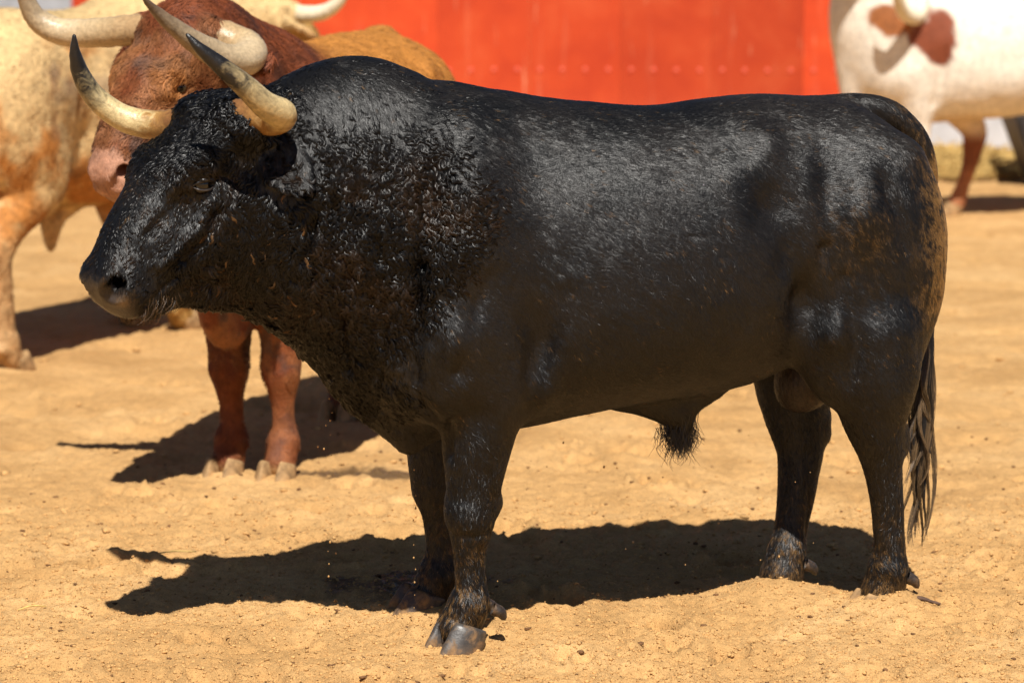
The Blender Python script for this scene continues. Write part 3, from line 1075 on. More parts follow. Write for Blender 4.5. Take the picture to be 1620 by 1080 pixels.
    X, i, lie = locks(C, nn, fl, ln, .16 + .14 * nk + .26 * hd + .12 * ck, curl, PER_LOCK, (.003 + .0028 * nk + .0022 * hd + .002 * ck), 9, rng, ang, wave)
    base = np.tile(np.array((.0048, .0043, .0042)), (m, 1)) * (.5 + rng.random((m, 1)))
    br = sstep(.40, .60, fbm(C, .10, 71, 3)) * sstep(1.28, 1.14, C[:, 2]) * sstep(.75, .95, C[:, 2]) * rng.random(m) * .5
    base = base * (1 - br[:, None]) + np.array((.075, .038, .016)) * br[:, None]
    mu = (rng.random(m) < .03 * ck) * rng.random(m)
    base = base * (1 - mu[:, None]) + np.array((.22, .11, .04)) * mu[:, None]
    hair_object('curls', X, .00026 + .0002 * rng.random(len(X)), base[i] * (.8 + .4 * rng.random((len(X), 1))), M['hair_wet'], root, tip=.35, lie=lie)

    # whiskers under the lip, the sheath tuft, the tail switch, fetlock hair
    wm = head * sstep(.44, .50, t) * sstep(-.13, -.165, n) * 1.0
    P, nn, ti, B = scatter(V, T, A, N, wm, 300, rng)
    fl = np.tile(np.array((.1, .0, -1.0)), (len(P), 1)) + rng.normal(0, .35, (len(P), 3)) + .3 * nn
    X1 = strand_paths(P, nn, fl, .018 + .030 * rng.random(len(P)), np.full(len(P), .9), rng.normal(0, .6, len(P)), 6, rng)
    c1 = np.array((.13, .07, .03)) * (.3 + rng.random((len(P), 1)))
    hair_object('whiskers', X1, np.full(len(P), .0004), c1, M['hair_loose'], root)
    k = 900
    P = np.stack([-.075 + rng.normal(0, .02, k), rng.normal(0, .016, k), .50 + rng.normal(0, .022, k)], 1)
    d = np.stack([-.10 + rng.normal(0, .18, k), rng.normal(0, .14, k), -np.ones(k)], 1)
    d /= np.linalg.norm(d, axis=1)[:, None]
    L = .03 + .035 * rng.random(k)
    u = np.linspace(0, 1, 6)
    X = P[:, None] + d[:, None] * (L[:, None] * u[None])[:, :, None]
    X[:, :, 0] += .018 * np.sin(u * 3 + rng.random((k, 1)) * 6)[:, :] * u[None]
    hair_object('sheath_tuft', X, np.full(k, .0009), np.array((.006, .0045, .004)) * (.6 + rng.random((k, 1))), M['hair_loose'], root)
    # switch: wet wavy ropes of hair hanging from the tail end, with stray hairs
    ropes, per = 34, 120
    paths, cols = [], []
    K = 18
    u = np.linspace(0, 1, K)
    for r in range(ropes):
        q = rng.random(5)
        z0, z1 = .76 - .20 * q[0], .13 + .30 * q[1] ** 1.5
        ph, am = q[2] * 6.28, .009 + .020 * q[3]
        cx = -.783 + rng.normal(0, .011) - .006 * np.sin(u * math.pi) + am * np.sin(u * (6 + 5 * q[4]) + ph) * u ** .7 + .03 * u * rng.normal(0, .35) + .030 * u
        cy = .005 + rng.normal(0, .011) + am * np.cos(u * 6.3 + ph) * u + .035 * u
        cz = z0 + (z1 - z0) * u
        c = np.stack([cx, cy, cz], 1)
        sp = .0065 * (np.sin(np.clip(u * 1.1, 0, 1) * math.pi) * .8 + .25)
        o = rng.normal(0, .6, (per, 1, 3)) * np.array((1, 1, .3)) * sp[None, :, None]
        w1 = rng.random((per, 1)) * 6.28
        o = o + np.stack([np.sin(u[None] * 21 + w1), np.cos(u[None] * 17 + w1), 0 * u[None] + 0 * w1], 2) * .0016 * u[None, :, None]
        s_ = .55 + .45 * rng.random((per, 1))
        uu = u[None] * s_
        cc = np.stack([np.interp(uu, u, c[:, k]) for k in range(3)], 2)
        paths.append(cc + o)
        b = np.array((.011, .008, .006)) if q[3] < .5 else np.array((.12, .072, .032))
        cols.append(b * (.4 + 1.2 * rng.random((per, 1)) ** 2))
    for r in range(70):
        q = rng.random(5)
        cx = -.785 - .055 * q[0] * np.sin(u * 2.4 + q[1] * 2) * u + .02 * u
        cy = .01 + .05 * (q[2] - .5) * u
        c = np.stack([cx, cy, .72 - (.2 + .4 * q[3]) * u], 1)
        paths.append(c[None])
        cols.append(np.array([[.03, .018, .01]]))
    X = np.concatenate(paths)
    hair_object('tail_switch', X, np.full(len(X), .00042), np.concatenate(cols), M['hair_loose'], root, tip=.6)
    # loose hairs at the hoof line
    wf = sstep(.095, .075, z) * sstep(.04, .055, z)
    P, nn, ti, B = scatter(V, T, A, N, wf, 2600, rng)
    fl = np.tile(np.array((.25, 0, -1.0)), (len(P), 1)) + rng.normal(0, .25, (len(P), 3))
    X = strand_paths(P, nn, fl, .014 + .014 * rng.random(len(P)), np.full(len(P), .45), rng.normal(0, .5, len(P)), 5, rng)
    hair_object('fetlock_hair', X, np.full(len(P), .0005), tint_at(P, (.02, .015, .012)), M['hair'], root, lie=nn)


# ------------------------------------------------------------------ oxen
def leg_path(kind, hx, hy, sc=1.0, thick=1.0):
    sd = 1 if hy > 0 else -1
    if kind == 'fore':
        p = [(.56, sd * .17, .84, .12), (.53 * .75 + hx * .25, sd * .10 + hy * .4, .66, .10), (.5 * hx + .26, .45 * sd * .1 + hy * .62, .52, .08), (hx + .005, hy, .37, .060), (hx + .004, hy, .32, .054), (hx - .002, hy, .25, .037), (hx - .004, hy, .18, .034),
             (hx - .004, hy, .13, .042), (hx + .008, hy, .085, .047), (hx + .03, hy, .05, .048)]
    else:
        p = [(-.54, sd * .17, .84, .13), (-.42 * .8 + hx * .2, sd * .12 + hy * .3, .70, .115), (hx * .6 - .24, hy * .8 + sd * .03, .56, .08), (hx - .045, hy, .46, .058), (hx - .05, hy, .40, .05), (hx - .03, hy, .28, .041), (hx - .02, hy, .18, .039),
             (hx - .015, hy, .12, .045), (hx + .005, hy, .07, .050), (hx + .02, hy, .045, .05)]
    return [(a, b, c, r * thick) for a, b, c, r in p]


def ox(name, label, loc, theta, scale, coat, legs, poll, turn, tilt, horns, horn_mat, hoof_mat, res=.014, ears=((.9, -.1, -.25, .2, .055), (-.9, -.1, -.25, .2, .055)), sheath=True,
       head_scale=1.02, dewlap=0.0, extra=None, hair=None, muzzle_col=(.5, .27, .19)):
    root = link(name, None)
    root.location = loc
    root.rotation_euler = (0, 0, math.radians(180 + theta))
    root.scale = (scale,) * 3
    tag(root, label, 'ox')
    poll = np.array(poll, dtype=float)
    H = HeadFrame(poll, turn, tilt, head_scale)
    lo = np.minimum((-1.0, -.5, -.02), poll - .75)
    hi = np.maximum((1.2, .5, 1.6), poll + .75)
    lo[2], hi[2] = -.02, max(1.65, poll[2] + .2)
    lo[1], hi[1] = max(lo[1], -.95), min(hi[1], .95)
    fd = Field(lo, hi, res)
    body = [(-.815, 1.10, .92, .03, .55, 0), (-.80, 1.18, .86, .09, .55, 0), (-.76, 1.25, .78, .165, .55, 0), (-.70, 1.30, .74, .22, .55, 0), (-.62, 1.33, .72, .255, .58, 0),
            (-.52, 1.345, .70, .28, .6, 0), (-.40, 1.35, .66, .30, .6, 0), (-.28, 1.345, .61, .315, .54, 0), (-.15, 1.335, .575, .335, .47, 0), (0, 1.33, .555, .345, .44, 0),
            (.16, 1.335, .545, .345, .44, 0), (.30, 1.35, .535, .33, .45, 0), (.42, 1.375, .525, .31, .47, 0), (.53, 1.405, .525, .29, .5, 0), (.64, 1.43, .54, .27, .5, 0),
            (.73, 1.43, .58, .245, .5, 0), (.80, 1.40, .64, .21, .5, 0), (.86, 1.34, .72, .16, .5, 0), (.91, 1.25, .82, .08, .5, 0)]
    fd.loft(body, k=.02, pu=2.1, pl=2.3)
    back = H.at(.05, 0, -.14)
    mid = (np.array((.62, 0, 1.12)) + back) / 2 + np.array((0.02, 0, .03))
    fd.tube([(.55, 0, 1.06, .27), (.72, 0, 1.10, .255), (*mid, .20), (*back, .15)], .07, sc=(1, .85, 1.15))
    for sd in (-1, 1):
        fd.ell((.60, sd * .17, .96), (.17, .11, .32), .08)
        fd.ell((-.56, sd * .16, .93), (.21, .12, .31), .09)
        fd.ell((-.47, sd * .18, .74), (.15, .085, .18), .06)
    for kind, hx, hy in legs:
        if isinstance(kind, str):
            fd.tube(leg_path(kind, hx, hy), .04)
            fd.ell((hx - .06, hy, .085), (.02, .035, .02), .02)
            fd.ell((hx - .002, hy, .115), (.044, .050, .038), .02)
            if kind == 'fore':
                fd.ell((hx + .014, hy, .35), (.046, .054, .058), .025)
                fd.ell((hx - .045, hy, .37), (.024, .028, .028), .02)
            else:
                fd.ell((hx - .085, hy, .475), (.030, .030, .045), .03)
        else:
            fd.tube(kind, .04)
    dl = dewlap
    th = H.at(.12, 0, -.36)
    fd.tube([(*th, .05), (*((th + np.array((.86, 0, .72 - dl))) / 2), .055), (.84, 0, .66 - dl, .06), (.74, 0, .56 - dl, .06), (.60, 0, .55, .06)], .06, sc=(1, .8, 1.2))
    if sheath:
        fd.tube([(.05, 0, .57, .05), (-.06, 0, .53, .05), (-.09, 0, .45, .03), (-.09, 0, .40, .018)], .04)
    fd.tube([(-.50, 0, 1.32, .035), (-.62, 0, 1.325, .038), (-.74, 0, 1.27, .036), (-.80, 0, 1.15, .03), (-.83, 0, .9, .024), (-.83, 0, .6, .02), (-.82, 0, .4, .035), (-.82, 0, .24, .02)], .012)
    head_into(fd, H, ears=ears, slim=.94, jowl=False)
    for sd in (-1, 1):
        fd.tube([(*H.flat(sd * .06, -.02, -.05), .06), (*H.flat(sd * .13, -.02, -.05), .052)], .03)
    if extra:
        extra(fd, H)
    V, F = fd.mesh()
    V = relax(V, F, 1)
    N = normals_of(V, F)
    S = []
    for sd in (-1, 1):
        S += [((-.30, sd * .3, .86), (.07, .2, .12), -.035), ((-.22, sd * .3, 1.12), (.10, .2, .10), -.035), ((-.16, sd * .3, 1.27), (.07, .15, .06), .02), ((-.36, sd * .32, 1.24), (.06, .15, .06), .03), ((.43, sd * .33, .80), (.05, .2, .16), -.025),
              ((-.47, sd * .3, 1.04), (.1, .2, .1), .015), ((.62, sd * .3, .78), (.09, .2, .1), .015)]
    V = bumps(V, N, S)
    C = []
    for sd in (-1, 1):
        C += [([(.38, sd * .3, .95), (.41, sd * .3, .80), (.44, sd * .25, .64)], .02, -.015), ([(-.36, sd * .3, 1.0), (-.34, sd * .3, .86), (-.30, sd * .3, .74)], .02, -.018)]
    N = normals_of(V, F)
    V = creases(V, N, C)
    N = normals_of(V, F)
    V = V + N * ((fbm(V, .11, 5, 3) - .5) * .010)[:, None]
    N = normals_of(V, F)
    t, l, n = H.inv(V)
    near = np.abs(l) < .3
    col = coat(V, (t, l, n), N)
    mz = sstep(.50, .535, t + .35 * (n + .08) * (n > -.08)) * near * (t < .66) * (np.abs(n + .09) < .16) * (np.abs(l) < .13)
    mott = .62 + .7 * fbm(V, .03, 33, 3)[:, None]
    col = col * (1 - mz[:, None]) + np.array(muzzle_col) * mott * mz[:, None]
    me = mesh_from('body', V, F, M['hide_ox'])
    set_attr(me, 'coat', col)
    link('body', me, root)
    for sd, path in horns.items():
        pts = [(*H.flat(sd * q[0] / H.s, q[1] / H.s, q[2] / H.s), q[3]) for q in path]
        o = horn_mesh('horn', pts, M[horn_mat], root, seed=11 + sd, rough=.002)
    for sd in (-1, 1):
        ball_mesh('eye', .022 * head_scale, M['eye'], root, H.at(.222, sd * .118 * .96, -.052))
    for kind, hx, hy in legs:
        for s2 in (-1, 1):
            claw_mesh('hoof', M[hoof_mat], root, (hx + .045, hy + s2 * .03, -.012), 0, s2, L=.125, W=.06, Hh=.082, heading=s2 * .10)
    if hair:
        hair(root, V, F, N, H, col)
    return root, H


def ox_hair(n_short, n_lock, seed, region=None):
    """soft short coat for the farther cattle, tufted on head and neck"""
    def fn(root, V, F, N, H, col):
        rng = np.random.default_rng(seed)
        T, A = tri_table(V, F)
        t, l, n = H.inv(V)
        hd = sstep(-.1, .05, t) * (np.abs(l) < .35) * sstep(.50, .44, t)
        w = .4 + 1.2 * hd + .5 * sstep(.5, .7, V[:, 0]) + .6 * sstep(.62, .5, V[:, 2])
        w = w * (1 - (t > .48) * (np.abs(l) < .2) * .97)
        if region is not None:
            w = w * region(V)
        P, nn, ti, B = scatter(V, T, A, N, w, n_short, rng)
        fl = np.tile(np.array((-.7, 0, -.8)), (len(P), 1)) + (np.stack([vnoise(P, .06, 3), vnoise(P, .06, 4), vnoise(P, .06, 5)], 1) - .5) * 1.6
        h2 = hd[ti].mean(1)
        fl = fl * (1 - h2[:, None]) + (H.A + .0 * fl + (np.stack([vnoise(P, .05, 6), vnoise(P, .05, 7), vnoise(P, .05, 8)], 1) - .5) * 2) * h2[:, None]
        ang = (vnoise(P, .03, 9) - .5) * 2
        X = strand_paths(P, nn, fl, .012 + .012 * rng.random(len(P)) + .008 * h2, np.full(len(P), .45), rng.normal(0, .7, len(P)), 4, rng, ang0=ang)
        c = (col[ti] * B[:, :, None]).sum(1) * (.75 + .5 * rng.random((len(P), 1))) * (.8 + .4 * vnoise(P, .04, 77))[:, None]
        hair_object('coat', X, .0009 + .0007 * rng.random(len(P)), c, M['hair_soft'], root, lie=nn + (np.stack([vnoise(P, .03, 83), vnoise(P, .03, 84), vnoise(P, .03, 85)], 1) - .5) * .9)
    return fn


def lerp_cols(base, items):
    for w, c in items:
        base = base * (1 - w[:, None]) + np.array(c) * w[:, None]
    return base


def brown_coat(V, h, N):
    x, y, z = V.T
    t, l, n = h
    b = np.tile(np.array((.185, .048, .016)), (len(V), 1))
    nz = fbm(V, .10, 21, 4)
    head = sstep(-.05, .05, t) * (np.abs(l) < .3)
    return lerp_cols(b, [(sstep(.50, .70, nz) * .7 * sstep(.3, .5, z) * sstep(.3, .6, x), (.055, .022, .014)), (sstep(.52, .15, x) * sstep(.55, .8, z), (.47, .19, .038)), (head * sstep(.36, .56, nz) * .75, (.30, .12, .045)), (head * sstep(.56, .66, fbm(V, .06, 25, 4)) * .7, (.07, .045, .038)),
                         (head * np.exp(-(((t - .225) / .06) ** 2 + ((np.abs(l) - .115) / .06) ** 2 + ((n + .03) / .055) ** 2)), (.50, .20, .055)), (head * sstep(.02, .10, t) * sstep(.3, .1, t) * .4, (.22, .09, .03)),
                         (sstep(.55, .68, nz) * sstep(.42, .34, z) * .7, (.26, .10, .034)), (sstep(.42, .2, z) * .5, (.20, .058, .020)), (sstep(.06, .03, z), (.42, .24, .10))])


def fawn_coat(V, h, N):
    x, y, z = V.T
    t, l, n = h
    nz = fbm(V, .22, 41, 4)
    n2 = fbm(V, .09, 45, 4)
    b = np.tile(np.array((.66, .45, .21)), (len(V), 1))
    return lerp_cols(b, [(sstep(.43, .53, nz) * sstep(1.30, 1.12, z) * .95, (.47, .18, .035)), (sstep(.56, .68, n2) * sstep(1.25, 1.05, z) * sstep(.45, .7, z) * .7, (.30, .14, .05)), (sstep(.60, .70, fbm(V, .16, 49, 3)) * .55 * sstep(.8, 1., z) * sstep(1.3, 1.2, z), (.20, .13, .09)),
                         (sstep(1.18, 1.34, z) * .8, (.70, .49, .23)), (sstep(.55, .4, z) * .6, (.60, .42, .22)), (sstep(.40, .30, z) * sstep(.5, .6, n2) * .5, (.42, .2, .07)), (sstep(.0, .1, t) * (np.abs(l) < .3), (.52, .30, .09))])


def white_coat(V, h, N):
    x, y, z = V.T
    t, l, n = h
    b = np.tile(np.array((.80, .72, .60)), (len(V), 1))
    wob = (fbm(V, .10, 61, 4, .6) - .5) * 1.1
    def spot(cx, cz, rx, rz, ys=1):
        return sstep(1.12, .92, np.sqrt(((x - cx) / rx) ** 2 + ((z - cz) / rz) ** 2) + wob) * (y * ys > 0)
    low = sstep(.60, .54, z + .06 * (fbm(V, .15, 3, 2) - .5))  # belly: bounce light from the sand, painted into the coat as tan
    return lerp_cols(b, [(spot(.45, 1.015, .115, .155), (.22, .058, .026)), (spot(.70, 1.12, .115, .085), (.30, .105, .032)), (low * (np.abs(x) < .45) * .5, (.55, .34, .15)), (sstep(.50, .40, z) * (y < 0), (.22, .07, .03)), (sstep(.3, .2, z), (.36, .14, .06))])


def build_oxen():
    hb = {1: [(.09, -.02, -.045, .052), (.15, -.05, -.065, .053), (.205, -.07, -.085, .052), (.255, -.045, -.105, .050), (.285, .03, -.118, .046), (.292, .11, -.105, .040), (.288, .20, -.065, .032), (.275, .28, -.015, .022), (.262, .335, .03, .013), (.255, .37, .065, .005)],
          -1: [(.09, -.0, -.04, .046), (.17, .02, -.045, .044), (.25, .04, -.052, .043), (.33, .065, -.055, .041), (.385, .10, -.045, .038), (.42, .135, -.01, .032), (.43, .165, .05, .024), (.43, .185, .11, .016), (.425, .195, .165, .006)]}
    ox('brown_ox', 'reddish brown ox facing us with wide pale horns, behind the black bull\'s head', (-.665, 2.50, 0), 72, 1.05, brown_coat,
       [('fore', .52, .088), ('fore', .52, -.088), ('hind', -.66, .15), ('hind', -.60, -.15)], (1.15, .03, 1.445), -20, 53, hb, 'horn_ox', 'hoof_sandy', res=.011, dewlap=.06, sheath=False,
       hair=ox_hair(110000, 0, 5), muzzle_col=(.42, .21, .13), head_scale=.93)
    hf = {-1: [(.09, -.0, -.04, .042), (.20, .0, -.06, .038), (.30, .01, -.05, .033), (.38, .02, -.005, .026), (.42, .03, .07, .018), (.43, .04, .14, .006)],
          1: [(.09, -.0, -.04, .042), (.20, .0, -.06, .038), (.30, .01, -.05, .033), (.38, .02, -.005, .026), (.42, .03, .07, .018), (.43, .04, .14, .006)]}
    ox('fawn_ox', 'cream and fawn ox facing away at the left edge, hind leg and flank in view', (-1.94, 4.97, 0), 248.7, 1.08, fawn_coat,
       [('fore', .60, .05), ('fore', .58, -.20), ('hind', -.64, .18), ('hind', -.68, -.15)], (1.27, -.30, 1.35), -15, 40, hf, 'horn_pale', 'hoof_sandy', res=.014, dewlap=.02, hair=ox_hair(50000, 0, 6), muzzle_col=(.4, .25, .18))
    far_leg = [(.42, -.17, .80, .12), (.22, -.17, .62, .10), (.10, -.17, .48, .075), (.10, -.17, .36, .058), (.12, -.17, .26, .042), (.15, -.17, .16, .040), (.17, -.17, .10, .047), (.19, -.17, .05, .05)]
    droop = [(.09, .0, -.04, .050), (.18, -.05, -.14, .049), (.27, -.08, -.28, .048), (.325, -.06, -.43, .047), (.35, .0, -.53, .046), (.36, .10, -.565, .043), (.36, .23, -.53, .038), (.37, .33, -.43, .030), (.36, .38, -.33, .020), (.355, .40, -.25, .006)]
    ox('white_ox', 'white ox with reddish brown patches and a drooping pale horn, beyond the bull\'s rump', (3.07, 10.60, 0), 6, 1.12, white_coat,
       [('fore', .50, .17), (far_leg, .16, -.17), ('hind', -.66, .15), ('hind', -.56, -.15)], (.80, .04, 1.69), 50, 18, {1: droop, -1: hf[-1]}, 'horn_pale', 'hoof_sandy', res=.016, dewlap=.10, sheath=False,
       muzzle_col=(.6, .4, .3), extra=lambda fd, H: fd.tube([(.78, 0, .60, .09), (.86, 0, .85, .10), (.86, 0, 1.10, .12), (.84, 0, 1.35, .14), (.82, 0, 1.55, .13)], .06, sc=(.7, .9, 1)))


# ------------------------------------------------------------------ the arena: sand, barrier, hay, trough
HOOF_MOUNDS = [(1.0, .16, .050, .115), (.705, .285, .052, .12), (-.215, .13, .026, .11), (-.10, -.24, -.004, .12),
               (-.93, 1.93, .022, .09), (-.77, 1.87, .022, .09), (-2.08, 4.2, .02, .1)]


def make_prints():
    r = random.Random(12)
    out = []
    for k in range(150):
        y = -.6 + 7.5 * r.random() ** 1.5
        x = (r.random() * 2 - 1) * 1.45 * (7 + y) / 7
        out.append((x, y, r.random() * 6.28, .010 + .018 * r.random()))
    return out


HOOF_PRINTS = make_prints()


def sand_height(x, y):
    x, y = np.asarray(x, float), np.asarray(y, float)
    P = np.stack([x, y, np.zeros_like(x)], 1)
    far = np.clip((y + 1.0) / 6.0, 0, 1)
    h = (fbm(P, .75, 1, 3) - .5) * .040 * (.35 + .9 * far)
    h += (fbm(P, .16, 5, 4, .6) - .5) * .016
    cl = fbm(P, .055, 9, 3, .6)
    h += (np.abs(cl - .5) * 2) ** 1.0 * -.006 + .002
    cr = vnoise(P, .022, 13) * vnoise(P, .03, 15)
    h += (cr - .25) * .015
    h += (vnoise(P, .011, 19) - .5) * .0085
    # trodden pits
    pit = sstep(.62, .80, fbm(P, .28, 23, 2))
    h -= pit * .030 * (.4 + .6 * far)
    lump = sstep(.68, .80, vnoise(P, .07, 29)) * sstep(.45, .6, vnoise(P, .4, 31))
    h += lump * .006
    for hx, hy, ang, dp in HOOF_PRINTS:
        m = (np.abs(x - hx) < .2) & (np.abs(y - hy) < .2)
        if not m.any():
            continue
        ca, sa = math.cos(ang), math.sin(ang)
        u, v = (x[m] - hx) * ca + (y[m] - hy) * sa, -(x[m] - hx) * sa + (y[m] - hy) * ca
        d = np.minimum(np.sqrt((u / .062) ** 2 + ((v - .030) / .027) ** 2), np.sqrt((u / .062) ** 2 + ((v + .030) / .027) ** 2))
        rim = np.sqrt((u / .092) ** 2 + (v / .082) ** 2)
        h[m] += -dp * sstep(1.15, .75, d) + dp * .55 * np.exp(-((rim - 1.1) / .22) ** 2)
    for mx, my, a, r in HOOF_MOUNDS:
        q = np.exp(-(((x - mx) ** 2 + (y - my) ** 2) / r ** 2))
        h = h * (1 - .6 * q) + a * q
    return h


def grid_axis(a, b, step, grow, far):
    s = [0.0]
    d = step
    core = list(np.arange(a, b + 1e-6, step))
    right, left = [], []
    p, d = core[-1], step
    while p < far[1]:
        d *= grow
        p += d
        right.append(p)
    p, d = core[0], step
    while p > far[0]:
        d *= grow
        p -= d
        left.append(p)
    return np.array(left[::-1] + core + right)


def sand_material():
    m, nt, b = mat_new('sand')
    n1 = noise(nt, 2.0, 6, .65, .8)
    n2 = noise(nt, 22, 5, .65, .4)
    n3 = noise(nt, 260, 3, .6)
    c = ramp(nt, n1, [(.30, (.44, .246, .090)), (.5, (.555, .322, .125)), (.72, (.64, .395, .170))])
    v = ramp(nt, n2, [(.28, .82), (.6, 1.06)])
    c = mixc(nt, 1.0, c, v, 'MULTIPLY')
    v = ramp(nt, n3, [(.3, .8), (.7, 1.18)])
    c = mixc(nt, 1.0, c, v, 'MULTIPLY')
    sp = ramp(nt, noise(nt, 75, 2, .5, 0), [(.20, .25), (.27, 1.0)])
    c = mixc(nt, .8, c, sp, 'MULTIPLY')
    wet = attr(nt, 'wet', 'Fac')
    c = mixc(nt, wet, c, (.085, .048, .022))
    nt.links.new(c, b.inputs['Base Color'])
    r = nd(nt, 'ShaderNodeMapRange')
    r.inputs['To Min'].default_value = .95
    r.inputs['To Max'].default_value = .18
    nt.links.new(wet, r.inputs['Value'])
    nt.links.new(r.outputs[0], b.inputs['Roughness'])
    b.inputs['Specular IOR Level'].default_value = .25
    p = bump(nt, b, n3, .8, .005)
    bump(nt, b, noise(nt, 95, 4, .6), .6, .009, prev=p)
    return m


M['sand'] = sand_material()
M['clod'] = simple('sand_clod', (.55, .318, .124), .95, .2, 60, .3, .6, .005)
M['clod_dark'] = simple('damp_clod', (.16, .08, .035), .9, .2, 60, .4, .6, .005)


def build_ground():
    xs = grid_axis(-1.45, 1.45, .0075, 1.022, (-60, 60))
    ys = grid_axis(-.75, .9, .0085, 1.0105, (-60, 90))
    lows = ys[ys < -.75]
    ys = np.concatenate([lows[::4], ys[ys >= -.75]])
    X, Y = np.meshgrid(xs, ys, indexing='ij')
    x, y = X.ravel(), Y.ravel()
    z = sand_height(x, y)
    fade = np.clip(1 - (np.maximum(np.abs(x) - 5, 0) + np.maximum(y - 16, 0)) / 20, .0, 1)
    z *= fade
    V = np.stack([x, y, z], 1)
    nx, ny = X.shape
    i = np.arange(nx * ny).reshape(nx, ny)
    F = np.stack([i[:-1, :-1].ravel(), i[1:, :-1].ravel(), i[1:, 1:].ravel(), i[:-1, 1:].ravel()], 1)
    me = mesh_from('ground', V, F, M['sand'])
    P = np.stack([x, y, 0 * x], 1)
    wet = np.zeros(len(x))
    for cx, cy, rx, ry in ((-.30, .42, .20, .20), (-.12, .36, .12, .14), (-.52, 1.98, .25, .14)):
        q = np.sqrt(((x - cx) / rx) ** 2 + ((y - cy) / ry) ** 2) + (fbm(P, .08, 91, 3) - .5) * 1.6
        wet = np.maximum(wet, sstep(1.0, .55, q))
    set_attr(me, 'wet', np.clip(wet * .85, 0, 1))
    o = link('ground', me)
    tag(o, kind='structure')


def crumb_stuff(name, label, mat, n, x0, x1, y0, y1, rmin, rmax, seed, power=1.0, flat=.75):
    rng = np.random.default_rng(seed)
    bm = bmesh.new()
    bmesh.ops.create_icosphere(bm, subdivisions=1, radius=1)
    bv = np.array([v.co[:] for v in bm.verts])
    bf = np.array([[v.index for v in f.verts] for f in bm.faces])
    bm.free()
    u = rng.random(n)
    y = y0 + (y1 - y0) * u ** power
    sx = (7.0 + y) / 7.0
    x = (x0 + (x1 - x0) * rng.random(n)) * sx
    r = rmin + (rmax - rmin) * rng.random(n) ** 4.5
    z = sand_height(x, y) + r * .25
    k = len(bv)
    jit = 1 + (rng.random((n, k, 1)) - .5) * .8
    V = bv[None] * jit * r[:, None, None]
    a = rng.random(n) * 6.28
    ca, sa = np.cos(a)[:, None], np.sin(a)[:, None]
    vx = V[:, :, 0] * ca - V[:, :, 1] * sa
    vy = V[:, :, 0] * sa + V[:, :, 1] * ca
    V = np.stack([vx * 1.15, vy, V[:, :, 2] * flat], 2) + np.stack([x, y, z], 1)[:, None]
    F = (bf[None] + (np.arange(n) * k)[:, None, None]).reshape(-1, 3)
    o = link(name, mesh_from(name, V.reshape(-1, 3), F, mat, smooth=True))
    tag(o, label, 'debris' if 'speck' in name else 'sand', kind='stuff')
    return o


def box_v(x0, x1, y0, y1, z0, z1):
    V = [(x0, y0, z0), (x1, y0, z0), (x1, y1, z0), (x0, y1, z0), (x0, y0, z1), (x1, y0, z1), (x1, y1, z1), (x0, y1, z1)]
    F = [(0, 3, 2, 1), (4, 5, 6, 7), (0, 1, 5, 4), (1, 2, 6, 5), (2, 3, 7, 6), (3, 0, 4, 7)]
    return V, F


def bevel_box(name, x0, x1, y0, y1, z0, z1, mat, parent=None, bev=.01):
    bm = bmesh.new()
    V, F = box_v(x0, x1, y0, y1, z0, z1)
    vs = [bm.verts.new(v) for v in V]
    for f in F:
        bm.faces.new([vs[i] for i in f])
    bmesh.ops.bevel(bm, geom=list(bm.edges), offset=bev, segments=2, affect='EDGES')
    me = bpy.data.meshes.new(name)
    bm.to_mesh(me)
    bm.free()
    me.materials.append(mat)
    return link(name, me, parent)


def red_paint():
    m, nt, b = mat_new('red_paint')
    n1 = noise(nt, 2.2, 5, .6, .4)
    c = ramp(nt, n1, [(.3, (.48, .042, .009)), (.55, (.57, .060, .012)), (.75, (.63, .092, .024))])
    tc = nd(nt, 'ShaderNodeTexCoord')
    mp = nd(nt, 'ShaderNodeMapping')
    mp.inputs['Rotation'].default_value = (0, math.radians(28), 0)
    mp.inputs['Scale'].default_value = (7.0, 1, .9)
    nt.links.new(tc.outputs['Object'], mp.inputs[0])
    s = noise(nt, 1.9, 4, .7, .3, vec=mp.outputs[0])
    sc = ramp(nt, s, [(.635, 0.0), (.68, .7)])
    c = mixc(nt, sc, c, (.70, .25, .13))
    mp2 = nd(nt, 'ShaderNodeMapping')
    mp2.inputs['Scale'].default_value = (5.0, 1, .4)
    nt.links.new(tc.outputs['Object'], mp2.inputs[0])
    s2 = noise(nt, 1.5, 4, .7, .2, vec=mp2.outputs[0])
    c = mixc(nt, ramp(nt, s2, [(.60, 0.0), (.72, .35)]), c, (.68, .17, .08))
    oi = nd(nt, 'ShaderNodeObjectInfo')
    c = mixc(nt, 1.0, c, ramp(nt, oi.outputs['Random'], [(0, .74), (1, 1.08)]), 'MULTIPLY')
    nt.links.new(c, b.inputs['Base Color'])
    b.inputs['Roughness'].default_value = .5
    b.inputs['Specular IOR Level'].default_value = .35
    bump(nt, b, noise(nt, 30, 5, .6), .2, .01)
    return m


M['red'] = red_paint()
M['rivet'] = simple('rivet_paint', (.62, .09, .042), .45, .5, 30, .2)
M['white_wall'] = simple('white_wash', (.52, .52, .53), .8, .3, 6, .18)
M['grey_panel'] = simple('grey_panel', (.30, .32, .35), .6, .4, 5, .2)
M['trough'] = simple('trough_grey', (.045, .040, .040), .55, .4, 9, .3)
M['hay'] = simple('hay', (.58, .38, .13), .8, .2, 30, .35)


